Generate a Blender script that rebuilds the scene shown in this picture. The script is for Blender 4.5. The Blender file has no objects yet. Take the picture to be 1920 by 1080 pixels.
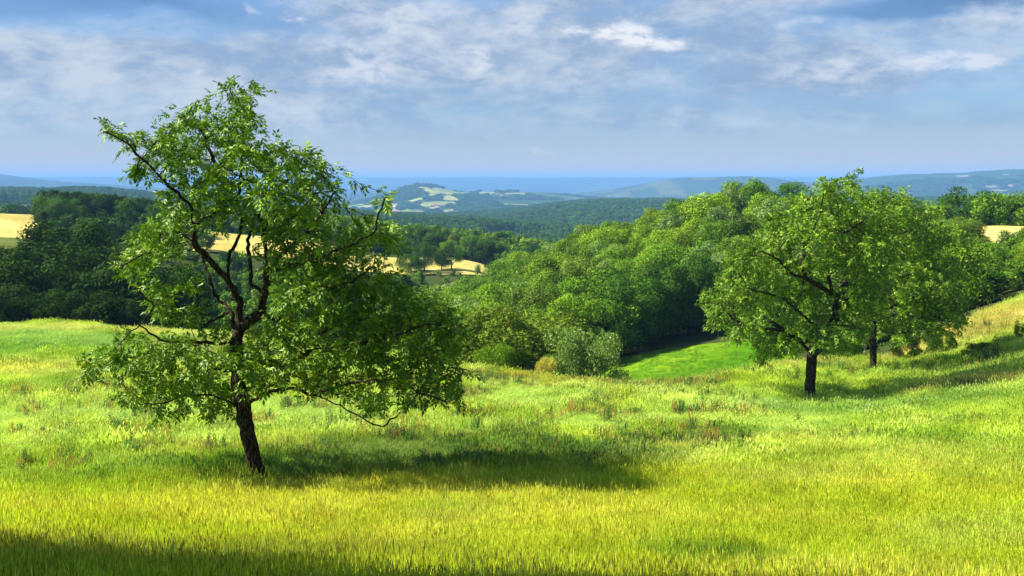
import bpy, math, random
import numpy as np
from mathutils import Vector, Matrix
from mathutils.kdtree import KDTree

R = math.radians
SC = bpy.context.scene
COL = SC.collection
rng = np.random.default_rng(7)
random.seed(7)

# ------------------------------------------------------------------ camera
PITCH = R(6.07)
FPX = 1900.0                                  # focal length in pixels of a 1920-wide frame
cam_d = bpy.data.cameras.new('camera')
cam = bpy.data.objects.new('camera', cam_d)
COL.objects.link(cam)
cam.location = (0, 0, 0)
cam.rotation_euler = (R(90) - PITCH, 0, 0)
cam_d.sensor_width = 36
cam_d.lens = 36 * FPX / 1920
cam_d.clip_start = 0.1
cam_d.clip_end = 60000
SC.camera = cam

# ------------------------------------------------------------------ sun, sky, exposure
SUN_EL, SUN_AZ = 44.0, -91.0                  # azimuth measured from +Y towards +X
sun_d = bpy.data.lights.new('sun', 'SUN')
sun_d.energy = 5.0
sun_d.angle = R(0.53)
sun_d.color = (1.0, 0.93, 0.80)
sun = bpy.data.objects.new('sun', sun_d)
COL.objects.link(sun)
sdir = Vector((math.sin(R(SUN_AZ)) * math.cos(R(SUN_EL)), math.cos(R(SUN_AZ)) * math.cos(R(SUN_EL)), math.sin(R(SUN_EL))))
sun.rotation_euler = sdir.to_track_quat('Z', 'Y').to_euler()
SC.view_settings.view_transform = 'Standard'
SC.view_settings.look = 'None'
SC.view_settings.gamma = 1
SC.view_settings.use_curve_mapping = False
SC.view_settings.exposure = 1.25
SC.cycles.max_bounces = 6
SC.cycles.diffuse_bounces = 3
SC.cycles.glossy_bounces = 1
SC.cycles.transmission_bounces = 4
SC.cycles.volume_bounces = 0
SC.cycles.transparent_max_bounces = 4
SC.cycles.use_denoising = True
SC.cycles.sample_clamp_indirect = 4.0


class NT:
    """small node-tree writer"""
    def __init__(s, tree):
        s.t = tree
        s.n = tree.nodes
        s.l = tree.links

    def node(s, kind, **kw):
        n = s.n.new(kind)
        for k, v in kw.items():
            setattr(n, k, v)
        return n

    def put(s, sock, v):
        if isinstance(v, bpy.types.NodeSocket):
            s.l.new(v, sock)
        elif v is not None:
            sock.default_value = v

    def math(s, op, a, b=None, c=None, clamp=False):
        n = s.node('ShaderNodeMath', operation=op, use_clamp=clamp)
        for i, v in enumerate((a, b, c)):
            if v is not None:
                s.put(n.inputs[i], v)
        return n.outputs[0]

    def vmath(s, op, a, b=None):
        n = s.node('ShaderNodeVectorMath', operation=op)
        s.put(n.inputs[0], a)
        if b is not None:
            s.put(n.inputs[1], b)
        return n

    def noise(s, vec, scale, detail=4, rough=0.55, dist=0.0):
        n = s.node('ShaderNodeTexNoise')
        s.put(n.inputs['Vector'], vec)
        n.inputs['Scale'].default_value = scale
        n.inputs['Detail'].default_value = detail
        n.inputs['Roughness'].default_value = rough
        n.inputs['Distortion'].default_value = dist
        return n

    def ramp(s, fac, lo, hi, a=0.0, b=1.0, smooth=True):
        n = s.node('ShaderNodeMapRange', interpolation_type='SMOOTHSTEP' if smooth else 'LINEAR')
        s.put(n.inputs[0], fac)
        for i, v in enumerate((lo, hi, a, b)):
            n.inputs[i + 1].default_value = v
        return n.outputs[0]

    def mix(s, f, a, b, blend='MIX'):
        n = s.node('ShaderNodeMix', data_type='RGBA', blend_type=blend)
        s.put(n.inputs[0], f)
        s.put(n.inputs[6], a if not isinstance(a, tuple) else (*a, 1)[:4])
        s.put(n.inputs[7], b if not isinstance(b, tuple) else (*b, 1)[:4])
        return n.outputs[2]


world = bpy.data.worlds.new('World')
SC.world = world
world.use_nodes = True
W = NT(world.node_tree)
for n in list(W.n):
    W.n.remove(n)
sky = W.node('ShaderNodeTexSky', sky_type='NISHITA', sun_disc=False)
sky.sun_elevation = R(SUN_EL)
sky.sun_rotation = R(SUN_AZ)
sky.altitude = 300
sky.air_density = 1.0
sky.dust_density = 0.6
sky.ozone_density = 3.0
geo = W.node('ShaderNodeTexCoord').outputs['Generated']
sep = W.node('ShaderNodeSeparateXYZ')
W.put(sep.inputs[0], geo)
dx, dy, dz = sep.outputs
elv = W.math('ARCSINE', dz)
azi = W.math('ARCTAN2', dx, dy)
cmb = W.node('ShaderNodeCombineXYZ')
W.put(cmb.inputs[0], azi)
W.put(cmb.inputs[1], elv)
ae = cmb.outputs[0]
# cloud-layer coordinates: the direction met with a level cloud sheet
zz = W.math('ADD', W.math('MAXIMUM', dz, 0.0), 0.055)
cl = W.node('ShaderNodeCombineXYZ')
W.put(cl.inputs[0], W.math('DIVIDE', dx, zz))
W.put(cl.inputs[1], W.math('DIVIDE', dy, zz))
sheet = cl.outputs[0]
# ragged edges: azimuth/elevation pushed about by noise
str_ = W.vmath('MULTIPLY', ae, (1.0, 2.2, 1.0)).outputs[0]
wn = W.noise(str_, 9.0, 6, 0.6)
warp = W.vmath('SUBTRACT', wn.outputs['Color'], (0.5, 0.5, 0.5)).outputs[0]
aew = W.vmath('ADD', ae, W.vmath('MULTIPLY', warp, (0.16, 0.055, 0)).outputs[0]).outputs[0]


def sky_blob(u, v, ru, rv, gain, soft=1.0, src=None):
    """smooth patch of cloud (or gap) centred on a sky direction"""
    a = math.atan((u - 960) / FPX)
    e = math.atan((338 - v) / FPX)
    d = W.vmath('SUBTRACT', src or aew, (a, e, 0)).outputs[0]
    d = W.vmath('MULTIPLY', d, (FPX / ru, FPX / rv, 0)).outputs[0]
    ln = W.vmath('LENGTH', d).outputs['Value']
    return W.ramp(ln, 1.0 + 0.45 * soft, max(0.0, 1.0 - 0.75 * soft), 0.0, gain)


def total(parts):
    o = parts[0]
    for p_ in parts[1:]:
        o = W.math('ADD', o, p_)
    return o


veil_n = W.ramp(W.noise(str_, 7.0, 7, 0.62, 0.3).outputs[0], 0.32, 0.72)
fine_n = W.noise(str_, 22.0, 7, 0.65, 0.2).outputs[0]
sheet_n = W.ramp(W.noise(sheet, 0.55, 7, 0.6, 0.4).outputs[0], 0.40, 0.68)
# broad bank of veil cloud
VE = [(300, 232, 420, 24, 0.40), (1050, 238, 420, 20, 0.35), (1600, 236, 420, 26, 0.38), (760, 262, 300, 16, 0.25), (1250, 120, 330, 60, 0.35), (800, 105, 380, 100, 1.05), (640, 60, 300, 60, 0.5), (560, 160, 330, 70, 0.6), (120, 150, 260, 75, 0.75), (330, 110, 160, 40, 0.4), (40, 110, 120, 50, 0.35), (1090, 105, 280, 90, 0.55),
      (1280, 20, 260, 30, 0.6), (1500, 60, 220, 70, 0.5), (1640, 150, 340, 45, 0.62), (1830, 85, 150, 45, 0.7),
      (1400, 190, 260, 40, 0.4), (1160, 215, 220, 28, 0.32), (330, 200, 330, 60, 0.34)]
veil = total([sky_blob(*b) for b in VE])
DK = [(80, 40, 300, 40, 1.15), (400, 30, 200, 30, 0.6), (560, 60, 90, 25, 0.55), (640, 75, 40, 16, 0.5), (740, 172, 190, 11, 0.5), (1000, 185, 330, 22, 0.45),
      (1760, 40, 300, 26, 1.25), (1910, 10, 160, 30, 0.8), (1230, 55, 120, 22, 0.35), (1560, 205, 240, 12, 0.2)]
dark = total([sky_blob(*b) for b in DK])
WH = [(1165, 66, 85, 24, 1.1, 0.75), (1235, 80, 60, 14, 0.9, 0.75), (1100, 52, 30, 10, 0.5, 0.8), (975, 52, 60, 25, 0.45), (890, 130, 38, 26, 0.65), (690, 125, 110, 42, 0.55),
      (560, 35, 26, 14, 0.6), (465, 22, 20, 9, 0.5), (740, 40, 130, 50, 0.3), (1770, 142, 78, 15, 0.62, 0.55), (1580, 150, 150, 18, 0.42), (1490, 62, 36, 12, 0.35), (410, 148, 14, 8, 0.3),
      (1008, 281, 17, 5, 0.5, 0.7), (1026, 286, 9, 4, 0.45, 0.7), (527, 263, 6, 6, 0.35), (1870, 60, 90, 18, 0.45)]
ctr = W.math('MULTIPLY', W.ramp(fine_n, 0.36, 0.60), 1.0)
white = W.math('MULTIPLY', total([sky_blob(*b) for b in WH]), W.math('ADD', W.math('MULTIPLY', ctr, 1.05), 0.10))
# the same kind of cloud goes on outside the frame
inview = W.ramp(W.math('ABSOLUTE', azi), 0.50, 0.75, 0.0, 1.0)
above = W.ramp(elv, 0.17, 0.30, 0.0, 1.0)
outside = W.math('MAXIMUM', inview, above)
hor = W.ramp(elv, 0.03, 0.14)
generic = W.math('MULTIPLY', W.math('MULTIPLY', sheet_n, outside), W.math('MULTIPLY', hor, 0.65))
vfac = W.math('ADD', W.math('MULTIPLY', W.math('MULTIPLY', veil, W.math('ADD', W.math('MULTIPLY', veil_n, 0.90), 0.55)), 1.25), generic, clamp=True)
vfac = W.math('MULTIPLY', vfac, W.math('SUBTRACT', 1.0, W.math('MULTIPLY', dark, 0.85), clamp=True))
vfac = W.math('ADD', vfac, W.math('MULTIPLY', W.ramp(elv, 0.15, -0.01, 0.0, 0.0), 1.0), clamp=True)
base = sky.outputs[0]
SKY_MUL = 0.058
tint = W.mix(1.0, base, (0.66, 0.86, 1.08), 'MULTIPLY')
dk_col = W.mix(W.math('MULTIPLY', dark, 0.65, clamp=True), tint, W.mix(1.0, tint, (0.62, 0.60, 0.62), 'MULTIPLY'))
big_n = W.noise(W.vmath('MULTIPLY', ae, (1.0, 2.6, 1.0)).outputs[0], 5.0, 10, 0.64, 0.6).outputs[0]
vtex = W.ramp(W.math('ADD', W.math('MULTIPLY', fine_n, 0.40), W.math('MULTIPLY', big_n, 0.60)), 0.41, 0.61)
veil_col = W.mix(vtex, (2.2, 3.1, 4.5), (4.5, 5.05, 5.7))
white_col = (6.3, 6.45, 6.9)
milk = W.mix(W.ramp(elv, 0.16, 0.0, 0.0, 0.70), dk_col, (2.45, 3.25, 4.4))
milk = W.mix(W.ramp(elv, 0.070, 0.0, 0.0, 0.85), milk, (4.6, 4.7, 4.9))
c1 = W.mix(W.math('MULTIPLY', vfac, 0.94, clamp=True), milk, veil_col)
c2 = W.mix(W.math('MULTIPLY', white, 0.9, clamp=True), c1, white_col)
bg = W.node('ShaderNodeBackground')
W.put(bg.inputs[0], c2)
bg.inputs[1].default_value = SKY_MUL
wo = W.node('ShaderNodeOutputWorld')
W.l.new(bg.outputs[0], wo.inputs[0])
world.cycles.sampling_method = 'MANUAL'
world.cycles.sample_map_resolution = 512

# ------------------------------------------------------------------ helpers
CP, SP = math.cos(PITCH), math.sin(PITCH)


def tan_v(v):
    cy = (540 - v) / FPX
    return (cy * CP - SP) / (CP + cy * SP), 1.0 / (CP + cy * SP)


def P(u, v, Y):
    """the place in the world at depth Y that the photograph shows at u, v"""
    te, k = tan_v(v)
    return Vector(((u - 960) / FPX * k * Y, Y, te * Y))


def tag(o, label=None, cat=None, group=None, kind=None):
    if label: o['label'] = label
    if cat: o['category'] = cat
    if group: o['group'] = group
    if kind: o['kind'] = kind
    return o


def link(name, me, parent=None, mat=None):
    o = bpy.data.objects.new(name, me)
    COL.objects.link(o)
    if mat and me and not me.materials:
        me.materials.append(mat)
    if parent: o.parent = parent
    return o


def empty(name, loc):
    o = bpy.data.objects.new(name, None)
    COL.objects.link(o)
    o.location = loc
    o.empty_display_size = 0.5
    return o


def mesh_np(name, V, F, smooth=False, mat=None):
    """V (n,3); F (m,3) or (m,4) ints"""
    V = np.ascontiguousarray(V, dtype=np.float32)
    F = np.ascontiguousarray(F, dtype=np.int32)
    me = bpy.data.meshes.new(name)
    k = F.shape[1]
    me.vertices.add(len(V))
    me.vertices.foreach_set('co', V.ravel())
    me.loops.add(F.size)
    me.loops.foreach_set('vertex_index', F.ravel())
    me.polygons.add(len(F))
    me.polygons.foreach_set('loop_start', np.arange(0, F.size, k, dtype=np.int32))
    me.polygons.foreach_set('use_smooth', np.full(len(F), smooth))
    me.update(calc_edges=True)
    me.validate()
    if mat: me.materials.append(mat)
    return me


def _hash(ix, iy, seed):
    h = (ix.astype(np.int64) * 374761393 + iy.astype(np.int64) * 668265263 + seed * 1442695041) & 0x7fffffff
    h = ((h ^ (h >> 13)) * 1274126177) & 0x7fffffff
    return ((h ^ (h >> 16)) & 0xffff) / 65535.0


def vnoise(x, y, seed=0):
    x = np.asarray(x, float); y = np.asarray(y, float)
    ix, iy = np.floor(x), np.floor(y)
    fx, fy = x - ix, y - iy
    fx = fx * fx * (3 - 2 * fx); fy = fy * fy * (3 - 2 * fy)
    a = _hash(ix, iy, seed); b = _hash(ix + 1, iy, seed)
    c = _hash(ix, iy + 1, seed); d = _hash(ix + 1, iy + 1, seed)
    return (a * (1 - fx) + b * fx) * (1 - fy) + (c * (1 - fx) + d * fx) * fy


def fbm(x, y, seed=0, o=4):
    s = 0; a = 0.5; t = 0
    for i in range(o):
        s = s + a * vnoise(x * 2 ** i, y * 2 ** i, seed + i * 17); t += a; a *= 0.5
    return s / t


def sstep(a, b, x):
    t = np.clip((x - a) / (b - a), 0, 1)
    return t * t * (3 - 2 * t)


# ------------------------------------------------------------------ the lie of the land
# surveyed points: picture column, picture row, depth in metres (all become ordinary x, y, z)
CT = []


def ctl(*rows):
    for r_ in rows: CT.append(P(*r_))


ctl((0, 1080, 13), (480, 1080, 13.5), (960, 1080, 14), (1440, 1080, 14), (1920, 1080, 14), (-600, 1080, 13), (2500, 1060, 14))
ctl((0, 980, 18.6), (480, 980, 19), (960, 978, 19), (1440, 975, 19), (1920, 970, 19))
ctl((480, 885, 26), (0, 890, 26), (960, 885, 26), (1440, 875, 26.5), (1920, 860, 27), (-500, 890, 26), (2500, 830, 28))
ctl((0, 800, 34), (480, 803, 34), (960, 800, 34), (1440, 795, 35), (1920, 775, 35))
ctl((0, 720, 46), (480, 728, 46), (960, 740, 44), (1200, 745, 44), (1518, 735, 48), (1920, 700, 45))
ctl((0, 655, 66), (300, 660, 66), (600, 685, 60), (1000, 700, 53), (1180, 713, 51), (1300, 710, 52), (1410, 693, 54), (1638, 688, 58), (1560, 676, 59), (1750, 657, 64),
    (1850, 600, 70), (1920, 557, 75), (1920, 630, 60), (2300, 500, 75), (1790, 590, 73), (1720, 640, 68))
ctl((0, 612, 88), (150, 612, 88), (400, 626, 86), (600, 651, 80), (760, 671, 72), (880, 693, 62), (-500, 600, 90))
for u, z, Y in ((0, -19, 108), (200, -21, 110), (400, -22.5, 112), (600, -22, 105), (760, -21, 98), (880, -19.5, 84), (1000, -17.5, 74), (1120, -17, 74), (1200, -15.4, 72)):
    CT.append(Vector(((u - 960) / FPX * Y, Y, z)))
ctl((1190, 712, 82), (1300, 706, 82), (1410, 690, 84), (1175, 690, 104), (1290, 665, 106), (1400, 648, 108))
for u, z, Y in ((1500, -15.5, 90), (1650, -14.8, 88), (1800, -12.2, 90), (1920, -10.3, 92), (2300, -8, 95),
                (900, -24, 112), (900, -25, 140), (1000, -21, 130), (1000, -21.5, 170), (1000, -22, 190), (1100, -19, 140), (1100, -17, 185), (1200, -17.5, 140),
                (1200, -14.5, 180), (1300, -15.5, 140), (1300, -11, 178), (1390, -10, 178), (1400, -14.5, 140), (1500, -11.5, 178), (1500, -14, 135), (1700, -12, 178), (1700, -13, 130),
                (1850, -11.4, 120), (1850, -12.5, 178), (1920, -9.8, 105), (2200, -9, 170), (300, -24, 140), (100, -20, 135), (500, -25, 150),
                (150, -17.5, 180), (400, -21, 200), (700, -28, 150), (800, -27, 190), (600, -25, 220), (800, -26.5, 225),
                (1200, -32, 300), (1400, -34, 300), (1700, -36, 300), (1000, -33, 300), (1900, -30, 300), (2400, -28, 300), (1300, -24, 225), (1600, -24, 225), (1850, -24, 225)):
    CT.append(Vector(((u - 960) / FPX * Y, Y, z)))
ctl((1850, 430, 140), (1920, 428, 145), (2100, 420, 150))
ctl((50, 520, 160), (50, 450, 225), (0, 402, 340), (200, 425, 265), (-400, 440, 225), (-400, 395, 340))
ctl((415, 462, 250), (415, 440, 310), (560, 480, 250), (560, 455, 310), (720, 510, 255), (720, 481, 325), (900, 514, 265), (915, 500, 300))
ctl((640, 442, 400), (800, 466, 400), (1000, 488, 390), (300, 420, 330))
for u, z, Y in ((0, -20, 450), (300, -30, 480), (640, -42, 500), (1000, -50, 520), (1400, -52, 520), (1900, -50, 520), (2500, -45, 520), (-600, -30, 500)):
    CT.append(Vector(((u - 960) / FPX * Y, Y, z)))
ctl((30, 402, 700), (940, 443, 880), (860, 440, 800), (1100, 445, 880), (1400, 430, 900), (1850, 405, 1000), (20, 383, 950), (300, 400, 900))
ctl((600, 412, 1000), (800, 412, 1100), (900, 410, 1050), (960, 414, 1150), (700, 402, 1150))
ctl((800, 432, 900), (1100, 428, 1150), (1000, 412, 1500), (950, 398, 2000), (1100, 382, 1900), (1230, 378, 1900), (1400, 380, 1900), (1100, 374, 2300), (1300, 374, 2300))
ctl((0, 354, 1900), (60, 356, 1900), (130, 349, 1900), (200, 352, 1900), (300, 364, 1900), (450, 378, 1900), (-400, 350, 1900), (130, 372, 1300))
ctl((1750, 370, 2300), (1900, 369, 2300), (1800, 392, 1500), (2300, 366, 2300), (1600, 376, 2200))
ctl((640, 396, 2700), (740, 396, 3000), (850, 398, 2800), (1000, 388, 3000), (1150, 384, 3200), (200, 362, 3200), (0, 358, 3200), (1300, 374, 3600), (1820, 373, 3700), (1700, 372, 3700), (2200, 372, 3700))
ctl((790, 344, 4300), (760, 348, 4300), (820, 348, 4300), (720, 366, 4300), (680, 378, 4200), (640, 384, 4200), (860, 358, 4350), (960, 357, 4600), (1050, 360, 4700), (1150, 372, 4800),
    (790, 380, 3500), (950, 378, 3700), (720, 388, 3600), (1300, 372, 4800))
ctl((0, 352, 5500), (300, 360, 5500), (640, 376, 5500), (800, 375, 6000), (1000, 374, 6000), (1300, 366, 5800), (1600, 367, 4500), (1800, 363, 4400), (1920, 361, 4400))
ctl((20, 329, 8200), (-300, 324, 8200), (100, 341, 8200), (200, 347, 8300), (640, 362, 8500), (900, 362, 8500), (1150, 362, 8500))
ctl((1180, 356, 6200), (1230, 346, 6200), (1300, 337, 6200), (1380, 329, 6200), (1450, 333, 6200), (1520, 343, 6200), (1380, 360, 5200), (1560, 346, 6000), (1620, 332, 5800), (1700, 326, 5600), (1800, 322, 5500),
    (1900, 315, 5400), (2100, 311, 5400), (1700, 346, 4900), (1850, 346, 4700), (1500, 360, 5200), (1850, 352, 7500), (1380, 352, 7800), (1620, 352, 7800))
for u in (-900, -300, 0, 200, 400, 640, 900, 1150, 1400, 1700, 2100, 2800):
    ctl((u, 334 if u < 1400 else 333, 13500), (u, 358, 10500), (u, 339, 17500))
for az_ in (-170, -130, -90, -55, 55, 90, 130, 170):                     # land beside and behind the camera
    for r_, z_ in ((14, -3.6 if abs(az_) < 100 else -1.0), (30, -6 if abs(az_) < 100 else 1.5), (90, -11 if abs(az_) < 100 else 4.0), (400, -22 if abs(az_) < 100 else -10),
                   (1900, -30), (5200, -50), (13500, 10)):
        CT.append(Vector((math.sin(R(az_)) * r_, math.cos(R(az_)) * r_, z_)))
for az_ in range(-180, 180, 30):
    for r_, z_ in ((2.0, -1.72), (5.0, -1.75 - 1.1 * max(0, math.cos(R(az_))) + 0.5 * max(0, -math.cos(R(az_))))):
        CT.append(Vector((math.sin(R(az_)) * r_, math.cos(R(az_)) * r_, z_)))
CT = np.array([tuple(c) for c in CT])
KT = 4.0
c_th = np.arctan2(CT[:, 0], CT[:, 1]); c_r = np.hypot(CT[:, 0], CT[:, 1]); c_A = CT[:, 2] / c_r
c_th = np.concatenate([c_th, c_th[c_th < -1.5] + 2 * math.pi, c_th[c_th > 1.5] - 2 * math.pi])
nn = len(CT)
idx0 = np.arange(nn)
th0 = np.arctan2(CT[:, 0], CT[:, 1])
src_i = np.concatenate([idx0, idx0[th0 < -1.5], idx0[th0 > 1.5]])
c_r = c_r[src_i]; c_A = c_A[src_i]
CX = np.stack([c_th * KT, np.log(c_r) * 1.6], 1)


def tps(d):
    return np.where(d > 1e-9, d * d * np.log(np.maximum(d, 1e-9)), 0)


def rbf_fit(X, y, lam=2e-3):
    n = len(X)
    K = tps(np.linalg.norm(X[:, None] - X[None], axis=2)) + lam * np.eye(n)
    Pm = np.hstack([np.ones((n, 1)), X])
    A = np.zeros((n + 3, n + 3)); A[:n, :n] = K; A[:n, n:] = Pm; A[n:, :n] = Pm.T
    return np.linalg.solve(A, np.concatenate([y, np.zeros(3)]))


WR = rbf_fit(CX, c_A)


def rbf_eval(Q):
    out = np.empty(len(Q))
    for i in range(0, len(Q), 20000):
        q = Q[i:i + 20000]
        d = np.sqrt(np.maximum(((q[:, None, :] - CX[None]) ** 2).sum(2), 0))
        out[i:i + 20000] = tps(d) @ WR[:-3] + WR[-3] + q @ WR[-2:]
    return out


# polar sheet: fine where it is near or ahead, coarse behind
th_in = np.linspace(R(-34), R(34), 440)
th_a = np.linspace(-math.pi, R(-34), 46)[:-1]
th_b = np.linspace(R(34), math.pi, 46)[1:]
TH = np.concatenate([th_a, th_in, th_b])
S = np.concatenate([np.linspace(math.log(1.2), math.log(12), 14)[:-1], np.linspace(math.log(12), math.log(420), 230)[:-1], np.linspace(math.log(420), math.log(18500), 210)])
GT, GS = np.meshgrid(TH, S)
# evaluate the thin plate on a thinned grid, then refine linearly (keeps the script quick)
ti = np.unique(np.concatenate([np.arange(0, len(TH), 3), [len(TH) - 1]])); si = np.unique(np.concatenate([np.arange(0, len(S), 2), [len(S) - 1]]))
Qg = np.stack([GT[np.ix_(si, ti)].ravel() * KT, GS[np.ix_(si, ti)].ravel() * 1.6], 1)
Ac = rbf_eval(Qg).reshape(len(si), len(ti))
Ac2 = np.stack([np.interp(TH, TH[ti], row) for row in Ac])
A_ = np.stack([np.interp(S, S[si], Ac2[:, j]) for j in range(len(TH))], 1)
RR = np.exp(GS)
GX, GY = np.sin(GT) * RR, np.cos(GT) * RR
GZ = A_ * RR
GZ += (fbm(GX / 5, GY / 5, 3) - 0.5) * 0.30 * sstep(3, 15, RR) * (1 - sstep(150, 400, RR))
GZ -= 0.40 * sstep(8, 18, RR) * (1 - sstep(74, 100, RR))
GZ -= 12.0 * sstep(480, 800, RR) * (1 - sstep(5500, 8500, RR))
GZ += (fbm(GX / 1.3, GY / 1.3, 5, 2) - 0.5) * 0.10 * (1 - sstep(30, 90, RR))
GZ += (fbm(GX / 350, GY / 350, 9, 4) - 0.5) * np.minimum(RR, 5000) * 0.006 * sstep(900, 2500, RR)
GZ += (fbm(GX / 120, GY / 120, 12, 3) - 0.5) * np.minimum(RR, 5000) * 0.0022 * sstep(1500, 4000, RR)

GZ = np.where(GZ > 48, 48 + 14 * np.tanh((GZ - 48) / 14), GZ)


def ground_z(x, y):
    x = np.asarray(x, float); y = np.asarray(y, float)
    th = np.arctan2(x, y); s = np.log(np.maximum(np.hypot(x, y), 1.2))
    j = np.clip(np.searchsorted(TH, th) - 1, 0, len(TH) - 2)
    i = np.clip(np.searchsorted(S, s) - 1, 0, len(S) - 2)
    r = np.exp(s); ra, rb = np.exp(S[i]), np.exp(S[i + 1])
    fr = np.clip((r - ra) / (rb - ra), 0, 1); ft = (th - TH[j]) / (TH[j + 1] - TH[j])
    return (GZ[i, j] * (1 - ft) + GZ[i, j + 1] * ft) * (1 - fr) + (GZ[i + 1, j] * (1 - ft) + GZ[i + 1, j + 1] * ft) * fr


def gz(x, y): return float(ground_z(np.array([x]), np.array([y]))[0])


def at(u, v, r0=10.0, r1=18000.0):
    """where the line of sight through u, v first meets the ground"""
    p = P(u, v, 1.0)
    th = math.atan2(p.x, p.y); rr = math.hypot(p.x, p.y); te = p.z / rr
    ss = np.linspace(math.log(r0), math.log(r1), 1500); r = np.exp(ss)
    z = ground_z(np.sin(th) * r, np.cos(th) * r)
    h = np.nonzero(z / r >= te)[0]
    k = h[0] if len(h) else len(r) - 1
    return Vector((math.sin(th) * r[k], math.cos(th) * r[k], float(z[k])))


def uv_of(x, y, z):
    zc = y * CP - z * SP; yc = y * SP + z * CP
    return 960 + FPX * x / zc, 540 - FPX * yc / zc


def horizon_v(u, Y0, Y1):
    """picture row of the ground's skyline between two depths, for tests"""
    t = (u - 960) / FPX
    Y = np.exp(np.linspace(math.log(Y0), math.log(Y1), 200)); z = ground_z(t * Y, Y)
    return uv_of(t * Y, Y, z)[1].min()



# ------------------------------------------------------------------ materials
def new_mat(name):
    m = bpy.data.materials.new(name)
    m.use_nodes = True
    T = NT(m.node_tree)
    for n in list(T.n): T.n.remove(n)
    out = T.node('ShaderNodeOutputMaterial')
    return m, T, out


def leafy(T, out, col, trans=0.35, tcol=(1.15, 1.25, 0.55), rough=0.55, spec=0.25):
    """a thin leaf: lit from both sides"""
    pb = T.node('ShaderNodeBsdfPrincipled')
    T.put(pb.inputs['Base Color'], col)
    pb.inputs['Roughness'].default_value = rough
    pb.inputs['Specular IOR Level'].default_value = spec
    tr = T.node('ShaderNodeBsdfTranslucent')
    T.put(tr.inputs[0], T.mix(1.0, col, tcol, 'MULTIPLY'))
    mx = T.node('ShaderNodeMixShader')
    mx.inputs[0].default_value = trans
    T.l.new(pb.outputs[0], mx.inputs[1]); T.l.new(tr.outputs[0], mx.inputs[2])
    T.l.new(mx.outputs[0], out.inputs[0])


def foliage_mat(name, ca, cb, cc, trans=0.35, rough=0.5, spec=0.3, vary=0.35, obj_var=0.25):
    m, T, out = new_mat(name)
    g = T.node('ShaderNodeNewGeometry')
    oi = T.node('ShaderNodeObjectInfo')
    isl = g.outputs['Random Per Island']
    c = T.mix(T.ramp(isl, 0.0, 0.8), ca, cb)
    c = T.mix(T.ramp(isl, 0.90, 1.0), c, cc)
    tc = T.node('ShaderNodeTexCoord').outputs['Object']
    nz = T.noise(tc, 1.1 if obj_var else 0.6, 3).outputs[0]
    c = T.mix(1.0, c, T.mix(T.ramp(nz, 0.3, 0.7), (1 - vary, 1 - vary, 1 - vary), (1 + vary, 1 + vary, 1 + vary * 0.6)), 'MULTIPLY')
    if obj_var:
        hs = T.node('ShaderNodeHueSaturation')
        T.put(hs.inputs['Hue'], T.ramp(oi.outputs['Random'], 0, 1, 0.5 - 0.014 * obj_var / 0.25, 0.5 + 0.004, False))
        T.put(hs.inputs['Value'], T.ramp(T.math('FRACT', T.math('MULTIPLY', oi.outputs['Random'], 7.13)), 0, 1, 1 - obj_var, 1 + obj_var, False))
        T.put(hs.inputs['Color'], c)
        c = hs.outputs[0]
    leafy(T, out, c, trans, rough=rough, spec=spec)
    return m


def bark_mat(name, dark, light, moss=0.35):
    m, T, out = new_mat(name)
    tc = T.node('ShaderNodeTexCoord').outputs['Object']
    st = T.vmath('MULTIPLY', tc, (1, 1, 0.25)).outputs[0]
    n1 = T.noise(st, 16, 6, 0.65)
    vo = T.node('ShaderNodeTexVoronoi', feature='DISTANCE_TO_EDGE')
    T.put(vo.inputs['Vector'], T.vmath('ADD', st, T.vmath('MULTIPLY', n1.outputs['Color'], (0.05, 0.05, 0.05)).outputs[0]).outputs[0])
    vo.inputs['Scale'].default_value = 14
    crack = T.ramp(vo.outputs[0], 0.0, 0.18)
    c = T.mix(T.math('MULTIPLY', n1.outputs[0], crack), dark, light)
    g = T.node('ShaderNodeNewGeometry')
    sp = T.node('ShaderNodeSeparateXYZ'); T.put(sp.inputs[0], g.outputs['Normal'])
    mo = T.math('MULTIPLY', T.ramp(sp.outputs[2], 0.1, 0.8), T.ramp(T.noise(tc, 3.5, 4).outputs[0], 0.45, 0.62))
    c = T.mix(T.math('MULTIPLY', mo, moss), c, (0.075, 0.085, 0.015))
    pb = T.node('ShaderNodeBsdfPrincipled')
    T.put(pb.inputs['Base Color'], c)
    pb.inputs['Roughness'].default_value = 0.95
    pb.inputs['Specular IOR Level'].default_value = 0.1
    bp = T.node('ShaderNodeBump')
    bp.inputs['Strength'].default_value = 0.9
    bp.inputs['Distance'].default_value = 0.04
    T.put(bp.inputs['Height'], T.math('ADD', crack, T.math('MULTIPLY', n1.outputs[0], 0.7)))
    T.l.new(bp.outputs[0], pb.inputs['Normal'])
    T.l.new(pb.outputs[0], out.inputs[0])
    return m


def grass_mat(name, trans=0.48):
    m, T, out = new_mat(name)
    a = T.node('ShaderNodeAttribute', attribute_type='INSTANCER', attribute_name='tint')
    b = T.node('ShaderNodeAttribute', attribute_type='GEOMETRY', attribute_name='part')
    g = T.node('ShaderNodeNewGeometry')
    c = T.mix(1.0, a.outputs['Color'], b.outputs['Color'], 'MULTIPLY')
    k = T.ramp(g.outputs['Random Per Island'], 0, 1, 0.65, 1.3, False)
    kk = T.node('ShaderNodeCombineXYZ')
    for i in range(3): T.put(kk.inputs[i], k)
    c = T.mix(1.0, c, kk.outputs[0], 'MULTIPLY')
    leafy(T, out, c, trans, tcol=(1.1, 1.15, 0.6), rough=0.5, spec=0.2)
    return m


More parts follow.
